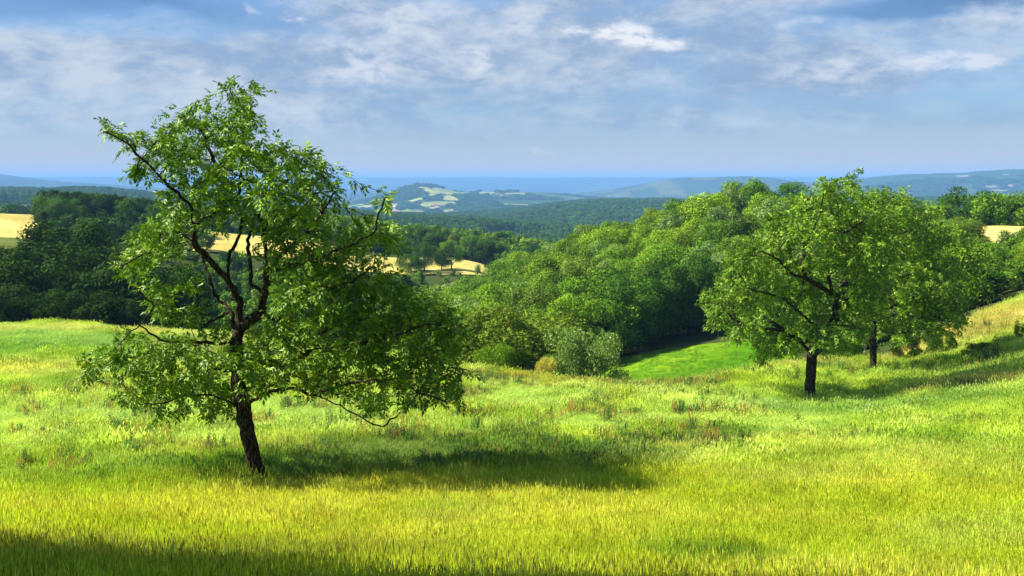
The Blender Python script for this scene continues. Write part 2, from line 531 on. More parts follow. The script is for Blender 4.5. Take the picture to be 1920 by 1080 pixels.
def land_mat(name, scale=0.35, bump=0.05, bdist=0.15, trans=0):
    m, T, out = new_mat(name)
    a = T.node('ShaderNodeAttribute', attribute_type='GEOMETRY', attribute_name='tint')
    pos = T.node('ShaderNodeNewGeometry').outputs['Position']
    n1 = T.noise(pos, scale, 8, 0.7)
    c = T.mix(1.0, a.outputs['Color'], T.mix(T.ramp(n1.outputs[0], 0.3, 0.7), (0.7, 0.72, 0.7), (1.3, 1.26, 1.2)), 'MULTIPLY')
    pb = T.node('ShaderNodeBsdfPrincipled')
    T.put(pb.inputs['Base Color'], c)
    pb.inputs['Roughness'].default_value = 1
    pb.inputs['Specular IOR Level'].default_value = 0
    bp = T.node('ShaderNodeBump')
    bp.inputs['Strength'].default_value = 0.8
    bp.inputs['Distance'].default_value = bdist
    T.put(bp.inputs['Height'], n1.outputs[0])
    T.l.new(bp.outputs[0], pb.inputs['Normal'])
    T.l.new(pb.outputs[0], out.inputs[0])
    return m


def plain_mat(name, col, rough=0.9, var=0.2, scale=3.0):
    m, T, out = new_mat(name)
    pos = T.node('ShaderNodeTexCoord').outputs['Object']
    n1 = T.noise(pos, scale, 5, 0.6)
    c = T.mix(T.ramp(n1.outputs[0], 0.3, 0.7), tuple(x * (1 - var) for x in col), tuple(x * (1 + var) for x in col))
    pb = T.node('ShaderNodeBsdfPrincipled')
    T.put(pb.inputs['Base Color'], c)
    pb.inputs['Roughness'].default_value = rough
    pb.inputs['Specular IOR Level'].default_value = 0.2
    T.l.new(pb.outputs[0], out.inputs[0])
    return m


M = {}
M['walnut'] = foliage_mat('walnut_leaf', (0.070, 0.165, 0.004), (0.18, 0.32, 0.008), (0.42, 0.54, 0.035), trans=0.15, rough=0.5, spec=0.3, vary=0.15, obj_var=0)
M['yellowgreen'] = foliage_mat('yellow_green_leaf', (0.105, 0.215, 0.005), (0.20, 0.33, 0.009), (0.34, 0.46, 0.04), trans=0.2, rough=0.7, spec=0.12, obj_var=0.2)
M['midgreen'] = foliage_mat('mid_green_leaf', (0.066, 0.165, 0.005), (0.13, 0.255, 0.009), (0.25, 0.38, 0.03), trans=0.2, rough=0.7, spec=0.12, obj_var=0.2)
M['darkgreen'] = foliage_mat('dark_green_leaf', (0.034, 0.098, 0.005), (0.062, 0.15, 0.007), (0.11, 0.21, 0.015), trans=0.18, rough=0.7, spec=0.08, obj_var=0.15)
M['shade'] = foliage_mat('cloud_shaded_leaf', (0.017, 0.042, 0.004), (0.030, 0.066, 0.006), (0.055, 0.10, 0.012), trans=0.15, rough=0.8, spec=0.03, obj_var=0.15)  # cloud shadow over the left woods is put into this leaf colour
M['silver'] = foliage_mat('silver_leaf', (0.10, 0.19, 0.030), (0.19, 0.30, 0.060), (0.34, 0.44, 0.15), trans=0.25, rough=0.5, spec=0.2, obj_var=0.15)
M['olive'] = foliage_mat('olive_leaf', (0.09, 0.165, 0.008), (0.15, 0.235, 0.013), (0.25, 0.31, 0.03), trans=0.22, rough=0.7, spec=0.15, obj_var=0.2)
M['acacia'] = foliage_mat('blossom_bush_leaf', (0.085, 0.175, 0.02), (0.22, 0.33, 0.06), (0.55, 0.62, 0.26), rough=0.5, spec=0.3, vary=0.15, obj_var=0)
M['golden'] = foliage_mat('golden_leaf', (0.42, 0.42, 0.05), (0.60, 0.52, 0.09), (0.70, 0.50, 0.12), obj_var=0)
M['canopy'] = foliage_mat('distant_canopy_leaf', (0.03, 0.10, 0.010), (0.06, 0.15, 0.014), (0.10, 0.20, 0.02), trans=0.1, rough=0.9, spec=0.0, obj_var=0.35)
M['bark'] = bark_mat('walnut_bark', (0.010, 0.007, 0.005), (0.13, 0.095, 0.065))
M['bark2'] = bark_mat('wood_bark', (0.02, 0.016, 0.012), (0.09, 0.075, 0.055), 0.2)
M['grass'] = grass_mat('grass_blade')
M['land'] = land_mat('soil_and_turf', 1.6, bdist=0.06)
M['hills'] = land_mat('wooded_land', 0.012, bdist=12)
M['crop'] = land_mat('crop', 1.1, bdist=0.10)
M['wall'] = plain_mat('rendered_wall', (0.42, 0.38, 0.31))
M['barnwall'] = plain_mat('barn_wall', (0.20, 0.17, 0.17))
M['roof'] = plain_mat('clay_tile_roof', (0.30, 0.14, 0.09))
M['slate'] = plain_mat('dark_roof', (0.10, 0.085, 0.11))
M['dark'] = plain_mat('dark_opening', (0.03, 0.03, 0.035))
M['post'] = plain_mat('weathered_post', (0.12, 0.10, 0.08))
M['white'] = plain_mat('white_bark', (0.36, 0.34, 0.28))

# ------------------------------------------------------------------ ground colour (what grows where, with shade set in right of the walnut)
MU = np.array([-900, 0, 400, 600, 760, 880, 1000, 1180, 1300, 1410, 1520, 1640, 1750, 1850, 1920, 2300, 2900])
MR = np.array([96, 94, 90, 84, 77, 67, 58, 57, 58, 61, 67, 69, 76, 82, 88, 100, 100])


def meadow_edge(th):
    u = 960 + FPX * np.tan(np.clip(th, -1.2, 1.2))
    return np.interp(u, MU, MR)


ZN = []


def zone(u, v, rx, ry, col, k=1.0, soft=0.6):
    p = at(u, v)
    ZN.append((p.x, p.y, rx, ry, np.array(col), k, soft))


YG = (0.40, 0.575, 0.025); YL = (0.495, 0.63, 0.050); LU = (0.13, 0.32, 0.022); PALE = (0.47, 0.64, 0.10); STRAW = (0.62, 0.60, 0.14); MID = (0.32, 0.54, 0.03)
zone(150, 790, 14, 9, PALE, 0.75); zone(600, 790, 8, 6, PALE, 0.6); zone(150, 700, 12, 5, (0.52, 0.55, 0.10), 0.7)
zone(110, 648, 18, 7, (0.20, 0.42, 0.05), 0.8); zone(100, 617, 40, 3.0, STRAW, 0.7); zone(500, 655, 9, 6, (0.5, 0.5, 0.14), 0.5)
zone(300, 900, 6, 2.6, LU, 0.62); zone(520, 885, 4, 2.0, LU, 0.75); zone(870, 865, 6.5, 3.2, (0.11, 0.24, 0.03), 0.9); zone(50, 880, 5, 2.4, MID, 0.5)  # darkest patch: lush grass with the walnut's shadow put into its colour
zone(1000, 760, 7, 5, PALE, 0.55); zone(960, 715, 12, 3.5, (0.36, 0.38, 0.05), 0.6); zone(1250, 770, 8, 3, PALE, 0.6)
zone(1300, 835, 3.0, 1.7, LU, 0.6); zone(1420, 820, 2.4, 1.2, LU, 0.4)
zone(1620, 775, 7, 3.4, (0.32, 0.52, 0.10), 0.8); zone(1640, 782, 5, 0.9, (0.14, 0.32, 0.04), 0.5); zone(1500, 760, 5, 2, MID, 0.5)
zone(1830, 728, 5, 1.6, STRAW, 0.85); zone(1860, 610, 13, 7, STRAW, 0.95); zone(1780, 640, 5, 3, (0.5, 0.45, 0.12), 0.6); zone(1700, 655, 4, 3, STRAW, 0.5)
zone(1480, 690, 5, 3.5, (0.62, 0.55, 0.20), 0.8); zone(1340, 708, 4, 2, (0.62, 0.55, 0.2), 0.7)
zone(1650, 700, 6, 3, MID, 0.6); zone(1850, 690, 6, 3, (0.28, 0.42, 0.06), 0.7)
zone(1830, 1030, 1.8, 1.6, (0.44, 0.64, 0.08), 0.6); zone(1450, 925, 1.6, 1.4, (0.48, 0.66, 0.10), 0.4); zone(850, 990, 1.4, 1.6, PALE, 0.4); zone(150, 980, 3.5, 1.5, YL, 0.5)
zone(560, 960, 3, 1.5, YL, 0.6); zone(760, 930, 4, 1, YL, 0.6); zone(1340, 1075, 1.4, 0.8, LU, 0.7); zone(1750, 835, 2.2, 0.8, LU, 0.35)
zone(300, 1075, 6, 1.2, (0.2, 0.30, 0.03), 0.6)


def meadow_color(x, y):
    a = fbm(x / 4.5, y / 3.0, 21)[..., None]; b = fbm(x / 1.3, y / 1.0, 25)[..., None]; c2 = fbm(x / 11, y / 6, 29)[..., None]
    r = np.hypot(x, y)[..., None]
    col = np.array(YG) * (1 - sstep(0.45, 0.72, a)) + np.array(YL) * sstep(0.45, 0.72, a)
    far = sstep(26, 31, r + 2.5 * (a - 0.5))
    midc = np.array((0.36, 0.56, 0.045)) * (1 - sstep(0.4, 0.65, b)) + np.array((0.56, 0.70, 0.11)) * sstep(0.4, 0.65, b)
    col = col * (1 - far * 0.8) + midc * far * 0.8
    g = sstep(0.56, 0.72, c2)
    col = col * (1 - 0.4 * g) + np.array(MID) * 0.4 * g
    wx = (fbm(x / 2.2, y / 2.2, 31) - 0.5); wy = (fbm(x / 2.2, y / 2.2, 37) - 0.5)
    for zx, zy, rx, ry, zc, k, soft in ZN:
        d = np.hypot((x - zx + wx * rx * 0.9) / rx, (y - zy + wy * ry * 1.2) / ry)
        w = (k * (1 - sstep(1 - soft, 1 + soft * 0.6, d)))[..., None]
        col = col * (1 - w) + zc * w
    return col * (0.82 + 0.36 * b)


def rgba(c): return np.concatenate([np.clip(c, 0, 1), np.ones(c.shape[:-1] + (1,))], -1).astype(np.float32)


def set_tint(me, c, name='tint'):
    at_ = me.attributes.new(name, 'FLOAT_COLOR', 'POINT')
    at_.data.foreach_set('color', rgba(c).ravel())


nS, nT = GX.shape
ii, jj = np.meshgrid(np.arange(nS - 1), np.arange(nT - 1), indexing='ij')
quads = np.stack([ii * nT + jj, (ii + 1) * nT + jj, (ii + 1) * nT + jj + 1, ii * nT + jj + 1], -1).reshape(-1, 4)
seam = np.stack([np.arange(nS - 1) * nT + nT - 1, (np.arange(nS - 1) + 1) * nT + nT - 1, (np.arange(nS - 1) + 1) * nT, np.arange(nS - 1) * nT], 1)
quads = np.concatenate([quads, seam])
VX = np.stack([GX.ravel(), GY.ravel(), GZ.ravel()], 1)
vr = RR.ravel(); vth = GT.ravel()
is_meadow_v = vr < meadow_edge(vth)
col_m = meadow_color(VX[:, 0], VX[:, 1]) * 0.45
f1 = fbm(VX[:, 0] / 30, VX[:, 1] / 30, 41)[:, None]
floor_c = np.array((0.035, 0.05, 0.015)) * (1 - f1) + np.array((0.06, 0.085, 0.02)) * f1
# patchwork of fields on the far land
cell = 150.0
px_, py_ = VX[:, 0] + 90 * fbm(VX[:, 0] / 400, VX[:, 1] / 400, 51), VX[:, 1] + 260 * fbm(VX[:, 0] / 500, VX[:, 1] / 500, 53)
cid = _hash(np.floor(px_ / cell), np.floor(py_ / (cell * 1.7)), 61)
wood = fbm(VX[:, 0] / 900, VX[:, 1] / 1300, 63, 3)
is_field = (cid > 0.84) & (wood < 0.50) & (vr > 2400) & (vr < 12500)
hue = _hash(np.floor(px_ / cell), np.floor(py_ / (cell * 1.7)), 71)[:, None]
field_c = (np.array((0.18, 0.25, 0.06)) * (1 - hue) + np.array((0.30, 0.28, 0.12)) * hue) * (1 - 0.6 * sstep(4300, 5200, vr))[:, None]
far_c = np.array((0.024, 0.058, 0.020)) * (1 - f1) + np.array((0.045, 0.085, 0.028)) * f1
far_c = far_c * (1 - 0.45 * sstep(4500, 7500, vr))[:, None]
col_r = np.where((vr > 600)[:, None], far_c, floor_c)
gap = sstep(0.35, 0.6, fbm(VX[:, 0] / 210, VX[:, 1] / 330, 97))[:, None]
gk = (0.7 * sstep(2200, 2500, vr) * (1 - 0.9 * sstep(4300, 5000, vr)))[:, None]
far_c = far_c * (1 - gk * gap) + np.array((0.13, 0.21, 0.06)) * gk * gap
col_r = np.where((vr > 600)[:, None], far_c, floor_c)
col_r = np.where(is_field[:, None], field_c, col_r)
allc = np.where(is_meadow_v[:, None], col_m, col_r)
fr_ = vr[quads].max(1)
fm = is_meadow_v[quads].all(1)


def sub_mesh(name, mask, mat):
    q = quads[mask]
    used, inv = np.unique(q.ravel(), return_inverse=True)
    me = mesh_np(name, VX[used], inv.reshape(-1, 4), True, mat)
    set_tint(me, allc[used])
    o = link(name, me)
    tag(o, kind='structure')
    return o


cap_n = nT
cap_me = mesh_np('ground', np.concatenate([VX[:nT], [[0, 0, -1.7]]]), np.array([[j, (j + 1) % nT, nT] for j in range(nT)]), True, M['land'])
set_tint(cap_me, np.concatenate([allc[:nT], allc[:1]]))
tag(link('ground', cap_me), kind='structure')
tag(sub_mesh('meadow', fm, M['land']), 'sloping hay meadow under the big walnut tree, yellow green')
tag(sub_mesh('hillside', (~fm) & (fr_ < 430), M['land']), 'valley floor and wooded slopes beyond the meadow')
tag(sub_mesh('distant_hills', (~fm) & (fr_ >= 430), M['hills']), 'blue wooded hills rolling away to the horizon')


# ------------------------------------------------------------------ fields laid on the land
def field(name, corners, cols, label, lift=0.12, n=(60, 30), edge=0.06, mat=None, seed=1):
    """a field: four corners on the ground (x, y), its edges slightly wavy"""
    c = np.array([(p.x, p.y) for p in corners])
    a = np.linspace(0, 1, n[0]); b = np.linspace(0, 1, n[1])
    B, A2 = np.meshgrid(b, a)
    w = (fbm(A2 * 6 + seed, B * 6, seed) - 0.5) * edge; w2 = (fbm(A2 * 7 - seed, B * 5, seed + 3) - 0.5) * edge
    Aw = A2 + w; Bw = B + w2
    X = [(1 - Bw) * ((1 - Aw) * c[0, k] + Aw * c[1, k]) + Bw * ((1 - Aw) * c[3, k] + Aw * c[2, k]) for k in (0, 1)]
    Z = ground_z(X[0], X[1]) + lift
    V = np.stack([X[0].ravel(), X[1].ravel(), Z.ravel()], 1)
    na, nb = n
    i, j = np.meshgrid(np.arange(na - 1), np.arange(nb - 1), indexing='ij')
    F = np.stack([i * nb + j, (i + 1) * nb + j, (i + 1) * nb + j + 1, i * nb + j + 1], -1).reshape(-1, 4)
    me = mesh_np(name, V, F, True, mat or M['crop'])
    L = np.linalg.norm(c[0] - c[1]) / 6
    t = fbm(A2.ravel() * L, B.ravel() * L * 0.5, seed + 9)[:, None]
    t = sstep(0.3, 0.7, t)
    set_tint(me, np.array(cols[0]) * (1 - t) + np.array(cols[1]) * t)
    o = link(name, me)
    tag(o, label, kind='structure')
    return o


def xy(u, Y): return Vector(((u - 960) / FPX * Y, Y, 0))


GREENF = ((0.045, 0.15, 0.004), (0.13, 0.245, 0.010))
WHEAT = ((0.36, 0.31, 0.085), (0.48, 0.42, 0.14))
field('pasture', (xy(1120, 76), xy(1500, 76), xy(1500, 111), xy(1120, 111)), GREENF, 'bright green mown pasture in the hollow below the wooded slope', 0.10, (160, 90), 0.05)
field('wheat_field', (xy(-300, 222), xy(105, 226), xy(82, 345), xy(-300, 345)), WHEAT, 'ripe wheat field at the left edge behind the dark trees', 0.22, (70, 50))
field('grass_slope', (xy(-300, 150), xy(110, 158), xy(104, 225), xy(-300, 221)), ((0.10, 0.13, 0.03), (0.16, 0.19, 0.045)), 'dull green slope below the wheat field', 0.2, (60, 40))
field('hay_field', (xy(330, 236), xy(925, 262), xy(905, 304), xy(330, 330)), ((0.38, 0.33, 0.08), (0.52, 0.45, 0.14)), 'pale mown hay field seen through the walnut branches', 0.22, (120, 40))
field('straw_field', (xy(1825, 132), xy(2300, 128), xy(2300, 150), xy(1825, 150)), ((0.40, 0.35, 0.09), (0.54, 0.46, 0.14)), 'strip of straw coloured field on the right skyline', 0.2, (60, 24))
far_fields = [
    ((918, 440, 968, 437, 1005, 449, 925, 449), 700, (0.20, 0.33, 0.09), 'small pale green field in the valley beyond the near wood'),
    ((0, 381, 40, 381, 44, 391, 0, 391), 600, (0.15, 0.30, 0.06), 'green paddock in front of the dark barns'),
    ((784, 352, 800, 352, 826, 366, 809, 369), 3200, (0.46, 0.48, 0.10), 'steep yellow field near the top of the knoll'),
    ((833, 361, 848, 361, 850, 366, 830, 365), 3200, (0.46, 0.46, 0.14), 'small straw field right of the steep field on the knoll'),
    ((834, 368, 850, 369, 862, 378, 830, 376), 3200, (0.48, 0.50, 0.13), 'yellow square field low on the knoll'),
    ((764, 378, 790, 372, 794, 375, 772, 380), 3200, (0.40, 0.48, 0.14), 'narrow light field on the left flank of the knoll'),
    ((864, 361, 882, 361, 880, 366, 868, 364), 3200, (0.36, 0.46, 0.12), 'green field at the shoulder of the knoll'),
    ((895, 362, 930, 361, 930, 364, 900, 365), 3200, (0.36, 0.46, 0.14), 'long light field along the far ridge'),
    ((945, 364, 985, 363, 985, 366, 950, 366), 3200, (0.42, 0.44, 0.16), 'short straw field on the far ridge beside the long field'),
    ((796, 392, 836, 385, 838, 388, 802, 395), 2400, (0.50, 0.46, 0.24), 'pinkish field in the valley under the knoll'),
    ((828, 396, 850, 393, 850, 397, 834, 399), 2400, (0.32, 0.42, 0.14), 'light green field left of the valley villages'),
    ((672, 389, 698, 384, 700, 388, 676, 392), 2400, (0.48, 0.46, 0.28), 'bare pale field at the foot of the knoll'),
    ((728, 384, 745, 384, 752, 400, 740, 399), 2400, (0.50, 0.46, 0.32), 'quarry coloured field at the valley mouth'),
    ((778, 398, 796, 397, 796, 403, 782, 401), 2400, (0.44, 0.46, 0.24), 'pale strip beside the quarry coloured field'),
    ((1764, 363, 1798, 361, 1802, 363, 1770, 364), 2600, (0.60, 0.60, 0.36), 'pale field on the plain left of the village'),
    ((1860, 357, 1890, 357, 1885, 360, 1858, 359), 2600, (0.66, 0.54, 0.26), 'orange field on the plain above the village'),
    ((1848, 350, 1870, 349, 1868, 353, 1848, 354), 4000, (0.56, 0.50, 0.34), 'pale plot high on the plain behind the village'),
    ((1884, 348, 1900, 347, 1900, 351, 1886, 351), 4000, (0.54, 0.46, 0.36), 'reddish plot at the foot of the blue hill'),
    ((1790, 330, 1816, 329, 1816, 333, 1794, 334), 4900, (0.50, 0.44, 0.36), 'clearing on the slope of the blue right hill'),
    ((1880, 327, 1892, 327, 1892, 330, 1880, 330), 4900, (0.50, 0.44, 0.34), 'small clearing high on the blue right hill'),
    ((18, 351, 34, 351, 34, 354, 18, 354), 1200, (0.5, 0.5, 0.4), 'pale clearing beyond the left wood'),
    ((672, 338, 690, 337, 692, 339, 674, 340), 9000, (0.6, 0.6, 0.5), 'pale fields high on the far blue plateau at left'),
    ((650, 350, 682, 349, 680, 354, 652, 354), 9000, (0.6, 0.6, 0.5), 'pale fields low on the far blue plateau at left'),
    ((758, 349, 772, 348, 772, 350, 760, 351), 9000, (0.6, 0.6, 0.5), 'pale plot on the far plateau left of the knoll'),
]
far_fields = [([at(*c_[k:k + 2], r0=r0_) for k in (6, 4, 2, 0)], c2_, lab) for c_, r0_, c2_, lab in far_fields]
for cs_, _, lab in far_fields: print('FF', lab[:30], [(round(p.x), round(p.y)) for p in cs_])
for k, (cs_, c_, lab) in enumerate(far_fields):
    dd = float(np.median([p.y for p in cs_]))
    fk = 1.0 if dd < 4500 else 0.62
    field('distant_field', cs_, (tuple(0.55 * fk * q for q in c_), tuple(0.72 * fk * q for q in c_)), lab, 0.0006 * dd + 0.2, (24, 24), 0.15, M['hills'] if dd > 2000 else M['crop'], seed=k + 5)


# ------------------------------------------------------------------ scatter by geometry nodes (uncountable growth only)
def scatter(name, pts, rot, scl, idx, tint, protos, label=None):
    me = bpy.data.meshes.new(name)
    me.vertices.add(len(pts))
    me.vertices.foreach_set('co', np.asarray(pts, np.float32).ravel())
    for nm, ty, da, key in (('rot', 'FLOAT_VECTOR', rot, 'vector'), ('scl', 'FLOAT_VECTOR', np.repeat(np.asarray(scl, float)[:, None], 3, 1) if np.ndim(scl) == 1 else scl, 'vector'), ('idx', 'INT', idx, 'value')):
        a = me.attributes.new(nm, ty, 'POINT')
        a.data.foreach_set(key, np.ascontiguousarray(da, dtype=np.int32 if ty == 'INT' else np.float32).ravel())
    if tint is not None: set_tint(me, tint)
    o = link(name, me)
    ng = bpy.data.node_groups.new(name, 'GeometryNodeTree')
    ng.interface.new_socket('Geometry', in_out='INPUT', socket_type='NodeSocketGeometry')
    ng.interface.new_socket('Geometry', in_out='OUTPUT', socket_type='NodeSocketGeometry')
    N, L = ng.nodes, ng.links
    gi = N.new('NodeGroupInput'); go = N.new('NodeGroupOutput')
    iop = N.new('GeometryNodeInstanceOnPoints')
    L.new(gi.outputs[0], iop.inputs['Points'])
    jn = N.new('GeometryNodeJoinGeometry')
    for p in reversed(protos):
        oi = N.new('GeometryNodeObjectInfo')
        oi.inputs['Object'].default_value = p
        oi.inputs['As Instance'].default_value = True
        L.new(oi.outputs['Geometry'], jn.inputs[0])
    L.new(jn.outputs[0], iop.inputs['Instance'])
    iop.inputs['Pick Instance'].default_value = True
    for nm, ty, sock in (('rot', 'FLOAT_VECTOR', 'Rotation'), ('scl', 'FLOAT_VECTOR', 'Scale'), ('idx', 'INT', 'Instance Index')):
        na = N.new('GeometryNodeInputNamedAttribute')
        na.data_type = ty
        na.inputs['Name'].default_value = nm
        L.new(na.outputs['Attribute'], iop.inputs[sock])
    L.new(iop.outputs[0], go.inputs[0])
    md = o.modifiers.new('scatter', 'NODES')
    md.node_group = ng
    tag(o, label, kind='stuff')
    return o


def proto(name, me):
    return bpy.data.objects.new(name, me)            # source shape, not linked to the scene


# ------------------------------------------------------------------ grass tufts
def tuft(name, n, rad, h, w, bend, seed, head=0.0, leafy_=0.0, headcol=(1.3, 1.05, 1.2), lean=(0, 0), wvar=0.4):
    g = np.random.default_rng(seed)
    V, F, C = [], [], []
    for i in range(n):
        a = g.uniform(0, 2 * math.pi); r = rad * math.sqrt(g.uniform())
        bx, by = r * math.cos(a), r * math.sin(a)
        hh = h * g.uniform(0.55, 1.15); ww = w * g.uniform(1 - wvar, 1 + wvar)
        d = g.uniform(0, 2 * math.pi); bd = bend * hh * g.uniform(0.2, 1.2)
        lx, ly = math.cos(d) * bd + lean[0] * hh * g.uniform(0.5, 1.2), math.sin(d) * bd + lean[1] * hh * g.uniform(0.5, 1.2)
        fa = g.uniform(0, math.pi); sx, sy = math.cos(fa) * ww / 2, math.sin(fa) * ww / 2
        b0 = len(V)
        L2 = math.hypot(lx, ly)
        for t, k in ((0, 0.8), (0.4, 1.0), (0.75, 0.75)):
            q = t ** 1.8
            z = hh * t * (1 - 0.35 * (L2 / max(hh, 1e-6)) * t)
            V += [(bx + lx * q - sx * k, by + ly * q - sy * k, z), (bx + lx * q + sx * k, by + ly * q + sy * k, z)]
        zt = hh * (1 - 0.35 * (L2 / hh)) * (0.97 if bend < 1 else 0.85)
        V.append((bx + lx, by + ly, zt))
        F += [(b0, b0 + 1, b0 + 3), (b0, b0 + 3, b0 + 2), (b0 + 2, b0 + 3, b0 + 5), (b0 + 2, b0 + 5, b0 + 4), (b0 + 4, b0 + 5, b0 + 6)]
        C += [(0.75, 0.85, 0.8)] * 2 + [(0.95, 1.0, 0.95)] * 2 + [(1.05, 1.03, 1.1)] * 2 + [(1.15, 1.05, 1.2)]
        if g.uniform() < head:
            b1 = len(V); hw = w * 1.5; hl = 0.09 * (h / 0.5)
            V += [(bx + lx, by + ly, zt - hl * 0.3), (bx + lx * 1.05 - hw, by + ly * 1.05, zt + hl * 0.3), (bx + lx * 1.05 + hw, by + ly * 1.05, zt + hl * 0.35), (bx + lx * 1.15, by + ly * 1.15, zt + hl)]
            F += [(b1, b1 + 2, b1 + 1), (b1 + 1, b1 + 2, b1 + 3)]
            C += [headcol] * 4
    me = mesh_np(name, V, np.array(F), False, M['grass'])
    at_ = me.attributes.new('part', 'FLOAT_COLOR', 'POINT')
    c = np.array(C); at_.data.foreach_set('color', np.concatenate([c, np.ones((len(c), 1))], 1).astype(np.float32).ravel())
    return proto(name, me)


def weed(name, h, nst, kind, seed):
    """dock or nettle: upright stems with leaves, dock with rusty seed spikes"""
    g = np.random.default_rng(seed)
    V, F, C = [], [], []

    def leaf(p, d, ln, wd, c):
        d = np.array(d) / (np.linalg.norm(d) + 1e-9); s = np.cross(d, (0, 0, 1)); s /= (np.linalg.norm(s) + 1e-9)
        b = len(V)
        V.extend([p, p + d * ln * 0.5 + s * wd / 2, p + d * ln * 0.5 - s * wd / 2, p + d * ln + np.array((0, 0, -ln * 0.25))])
        F.extend([(b, b + 1, b + 2), (b + 1, b + 3, b + 2)]); C.extend([c] * 4)
    for k in range(nst):
        a = g.uniform(0, 6.28); base = np.array((math.cos(a), math.sin(a), 0)) * g.uniform(0, 0.18)
        top = base + np.array((g.normal(0, 0.08), g.normal(0, 0.08), h * g.uniform(0.7, 1.1)))
        b = len(V); w = 0.008
        V.extend([base + (w, 0, 0), base - (w, 0, 0), top + (w * .5, 0, 0), top - (w * .5, 0, 0)]); F.extend([(b, b + 1, b + 3), (b, b + 3, b + 2)]); C.extend([(0.8, 0.6, 0.7)] * 4)
        if kind == 'dock':
            for j in range(34):
                t = g.uniform(0.45, 1.0); p = base + (top - base) * t; aa = g.uniform(0, 6.28)
                leaf(p, (math.cos(aa), math.sin(aa), 0.8), 0.045 * (1.5 - t), 0.03, (1.5, 0.72, 0.8) if g.uniform() < .7 else (1.0, 0.8, 0.8))
            for j in range(7):
                t = g.uniform(0.03, 0.5); p = base + (top - base) * t; aa = g.uniform(0, 6.28)
                leaf(p, (math.cos(aa), math.sin(aa), 0.9), 0.18 * (1.1 - t), 0.05, (0.55, 0.85, 0.8))
        else:
            for j in range(22):
                t = g.uniform(0.08, 1.0); p = base + (top - base) * t; aa = g.uniform(0, 6.28)
                leaf(p, (math.cos(aa), math.sin(aa), 0.4), 0.11 * (1.25 - t * 0.7), 0.045, (0.9, 1.0, 1.0))
    me = mesh_np(name, np.array([tuple(v) for v in V]), np.array(F), False, M['grass'])
    at_ = me.attributes.new('part', 'FLOAT_COLOR', 'POINT')
    c = np.array(C); at_.data.foreach_set('color', np.concatenate([c, np.ones((len(c), 1))], 1).astype(np.float32).ravel())
    return me


near_p = [tuft('tuft', 38, 0.14, 0.29, 0.0036, 0.35, 1, 0.25), tuft('tuft', 38, 0.14, 0.33, 0.0034, 0.45, 2, 0.4), tuft('tuft', 40, 0.15, 0.26, 0.0042, 0.6, 3, 0.1),
          tuft('tuft', 30, 0.15, 0.38, 0.0032, 0.3, 4, 0.7, headcol=(1.15, 0.85, 1.4)), tuft('tuft', 36, 0.14, 0.28, 0.004, 0.9, 5, 0.1, lean=(0.3, 0.1)),
          tuft('tuft', 9, 0.16, 0.52, 0.003, 0.4, 6, 1.0, headcol=(1.3, 1.0, 2.2)), tuft('tuft', 7, 0.18, 0.48, 0.003, 0.5, 7, 1.0, headcol=(0.75, 0.36, 0.8)), tuft('tuft', 16, 0.16, 0.34, 0.006, 1.2, 8, 0.0)]
far_p = [tuft('tuft', 34, 0.34, 0.40, 0.012, 0.35, 11, 0.2), tuft('tuft', 34, 0.36, 0.46, 0.011, 0.5, 12, 0.3, headcol=(1.2, 1.05, 1.5)), tuft('tuft', 38, 0.34, 0.42, 0.013, 1.1, 13, 0.0, lean=(0.6, 0.15)),
         tuft('tuft', 38, 0.34, 0.46, 0.012, 1.3, 14, 0.0, lean=(0.75, -0.1))]


def sample_polar(n, r0, r1, half=0.70, power=1.0):
    th = rng.uniform(-half, half, n)
    r = (r0 ** power + (r1 ** power - r0 ** power) * rng.uniform(0, 1, n)) ** (1 / power)
    return np.sin(th) * r, np.cos(th) * r, r, th


def ground_pts(x, y, sink=0.02): return np.stack([x, y, ground_z(x, y) - sink], 1)


x, y, r, th = sample_polar(190000, 8.5, 33, power=1.4)
tint = meadow_color(x, y)
n_ = len(x)
upr = fbm(x / 3, y / 3, 81)
idx = np.where(rng.uniform(size=n_) < upr, rng.integers(0, 2, n_), rng.integers(0, 5, n_))
idx = np.where(rng.uniform(size=n_) < 0.16, rng.integers(5, 8, n_), idx)
rot = np.stack([rng.normal(0, 0.12, n_), rng.normal(0.03, 0.12, n_), rng.uniform(0, 6.28, n_)], 1)
tint = tint * rng.uniform(0.72, 1.28, (n_, 1)) * (1 + rng.normal(0, 0.05, (n_, 3)))
scatter('meadow_grass', ground_pts(x, y), rot, (0.72 + 0.75 * fbm(x / 1.8, y / 1.8, 83)) * rng.uniform(0.8, 1.2, n_), idx, tint, near_p, 'tall seeding hay grass covering the near part of the meadow')
x, y, r, th = sample_polar(142000, 27, 97, power=1.2)
ok = r < meadow_edge(th) - 0.5
x, y, r, th = x[ok], y[ok], r[ok], th[ok]
n_ = len(x)
tint = meadow_color(x, y)
windy = sstep(0.40, 0.55, fbm(x / 3.2, y / 3.2, 85)) * np.where(x < 12, 1, 0.6)
idx = np.where(rng.uniform(size=n_) < windy, rng.integers(2, 4, n_), rng.integers(0, 2, n_))
swirl = fbm(x / 2.5, y / 2.5, 87) * 5 - 2.5
rot = np.stack([rng.normal(0, 0.1, n_), rng.normal(0, 0.1, n_), swirl * 0.8 + rng.uniform(-0.4, 0.4, n_)], 1)
lump = fbm(x / 1.6, y / 1.6, 89)
pale = (idx >= 2)[:, None]
tint = tint * rng.uniform(0.75, 1.25, (n_, 1))
tint = np.where(pale, tint * 0.72 + 0.28 * np.array((0.53, 0.66, 0.17)), tint)
scatter('wind_blown_grass', ground_pts(x, y), rot, (0.55 + 1.0 * lump) * rng.uniform(0.8, 1.2, n_), idx, tint, far_p, 'wind combed long grass rolling to the meadow edge')
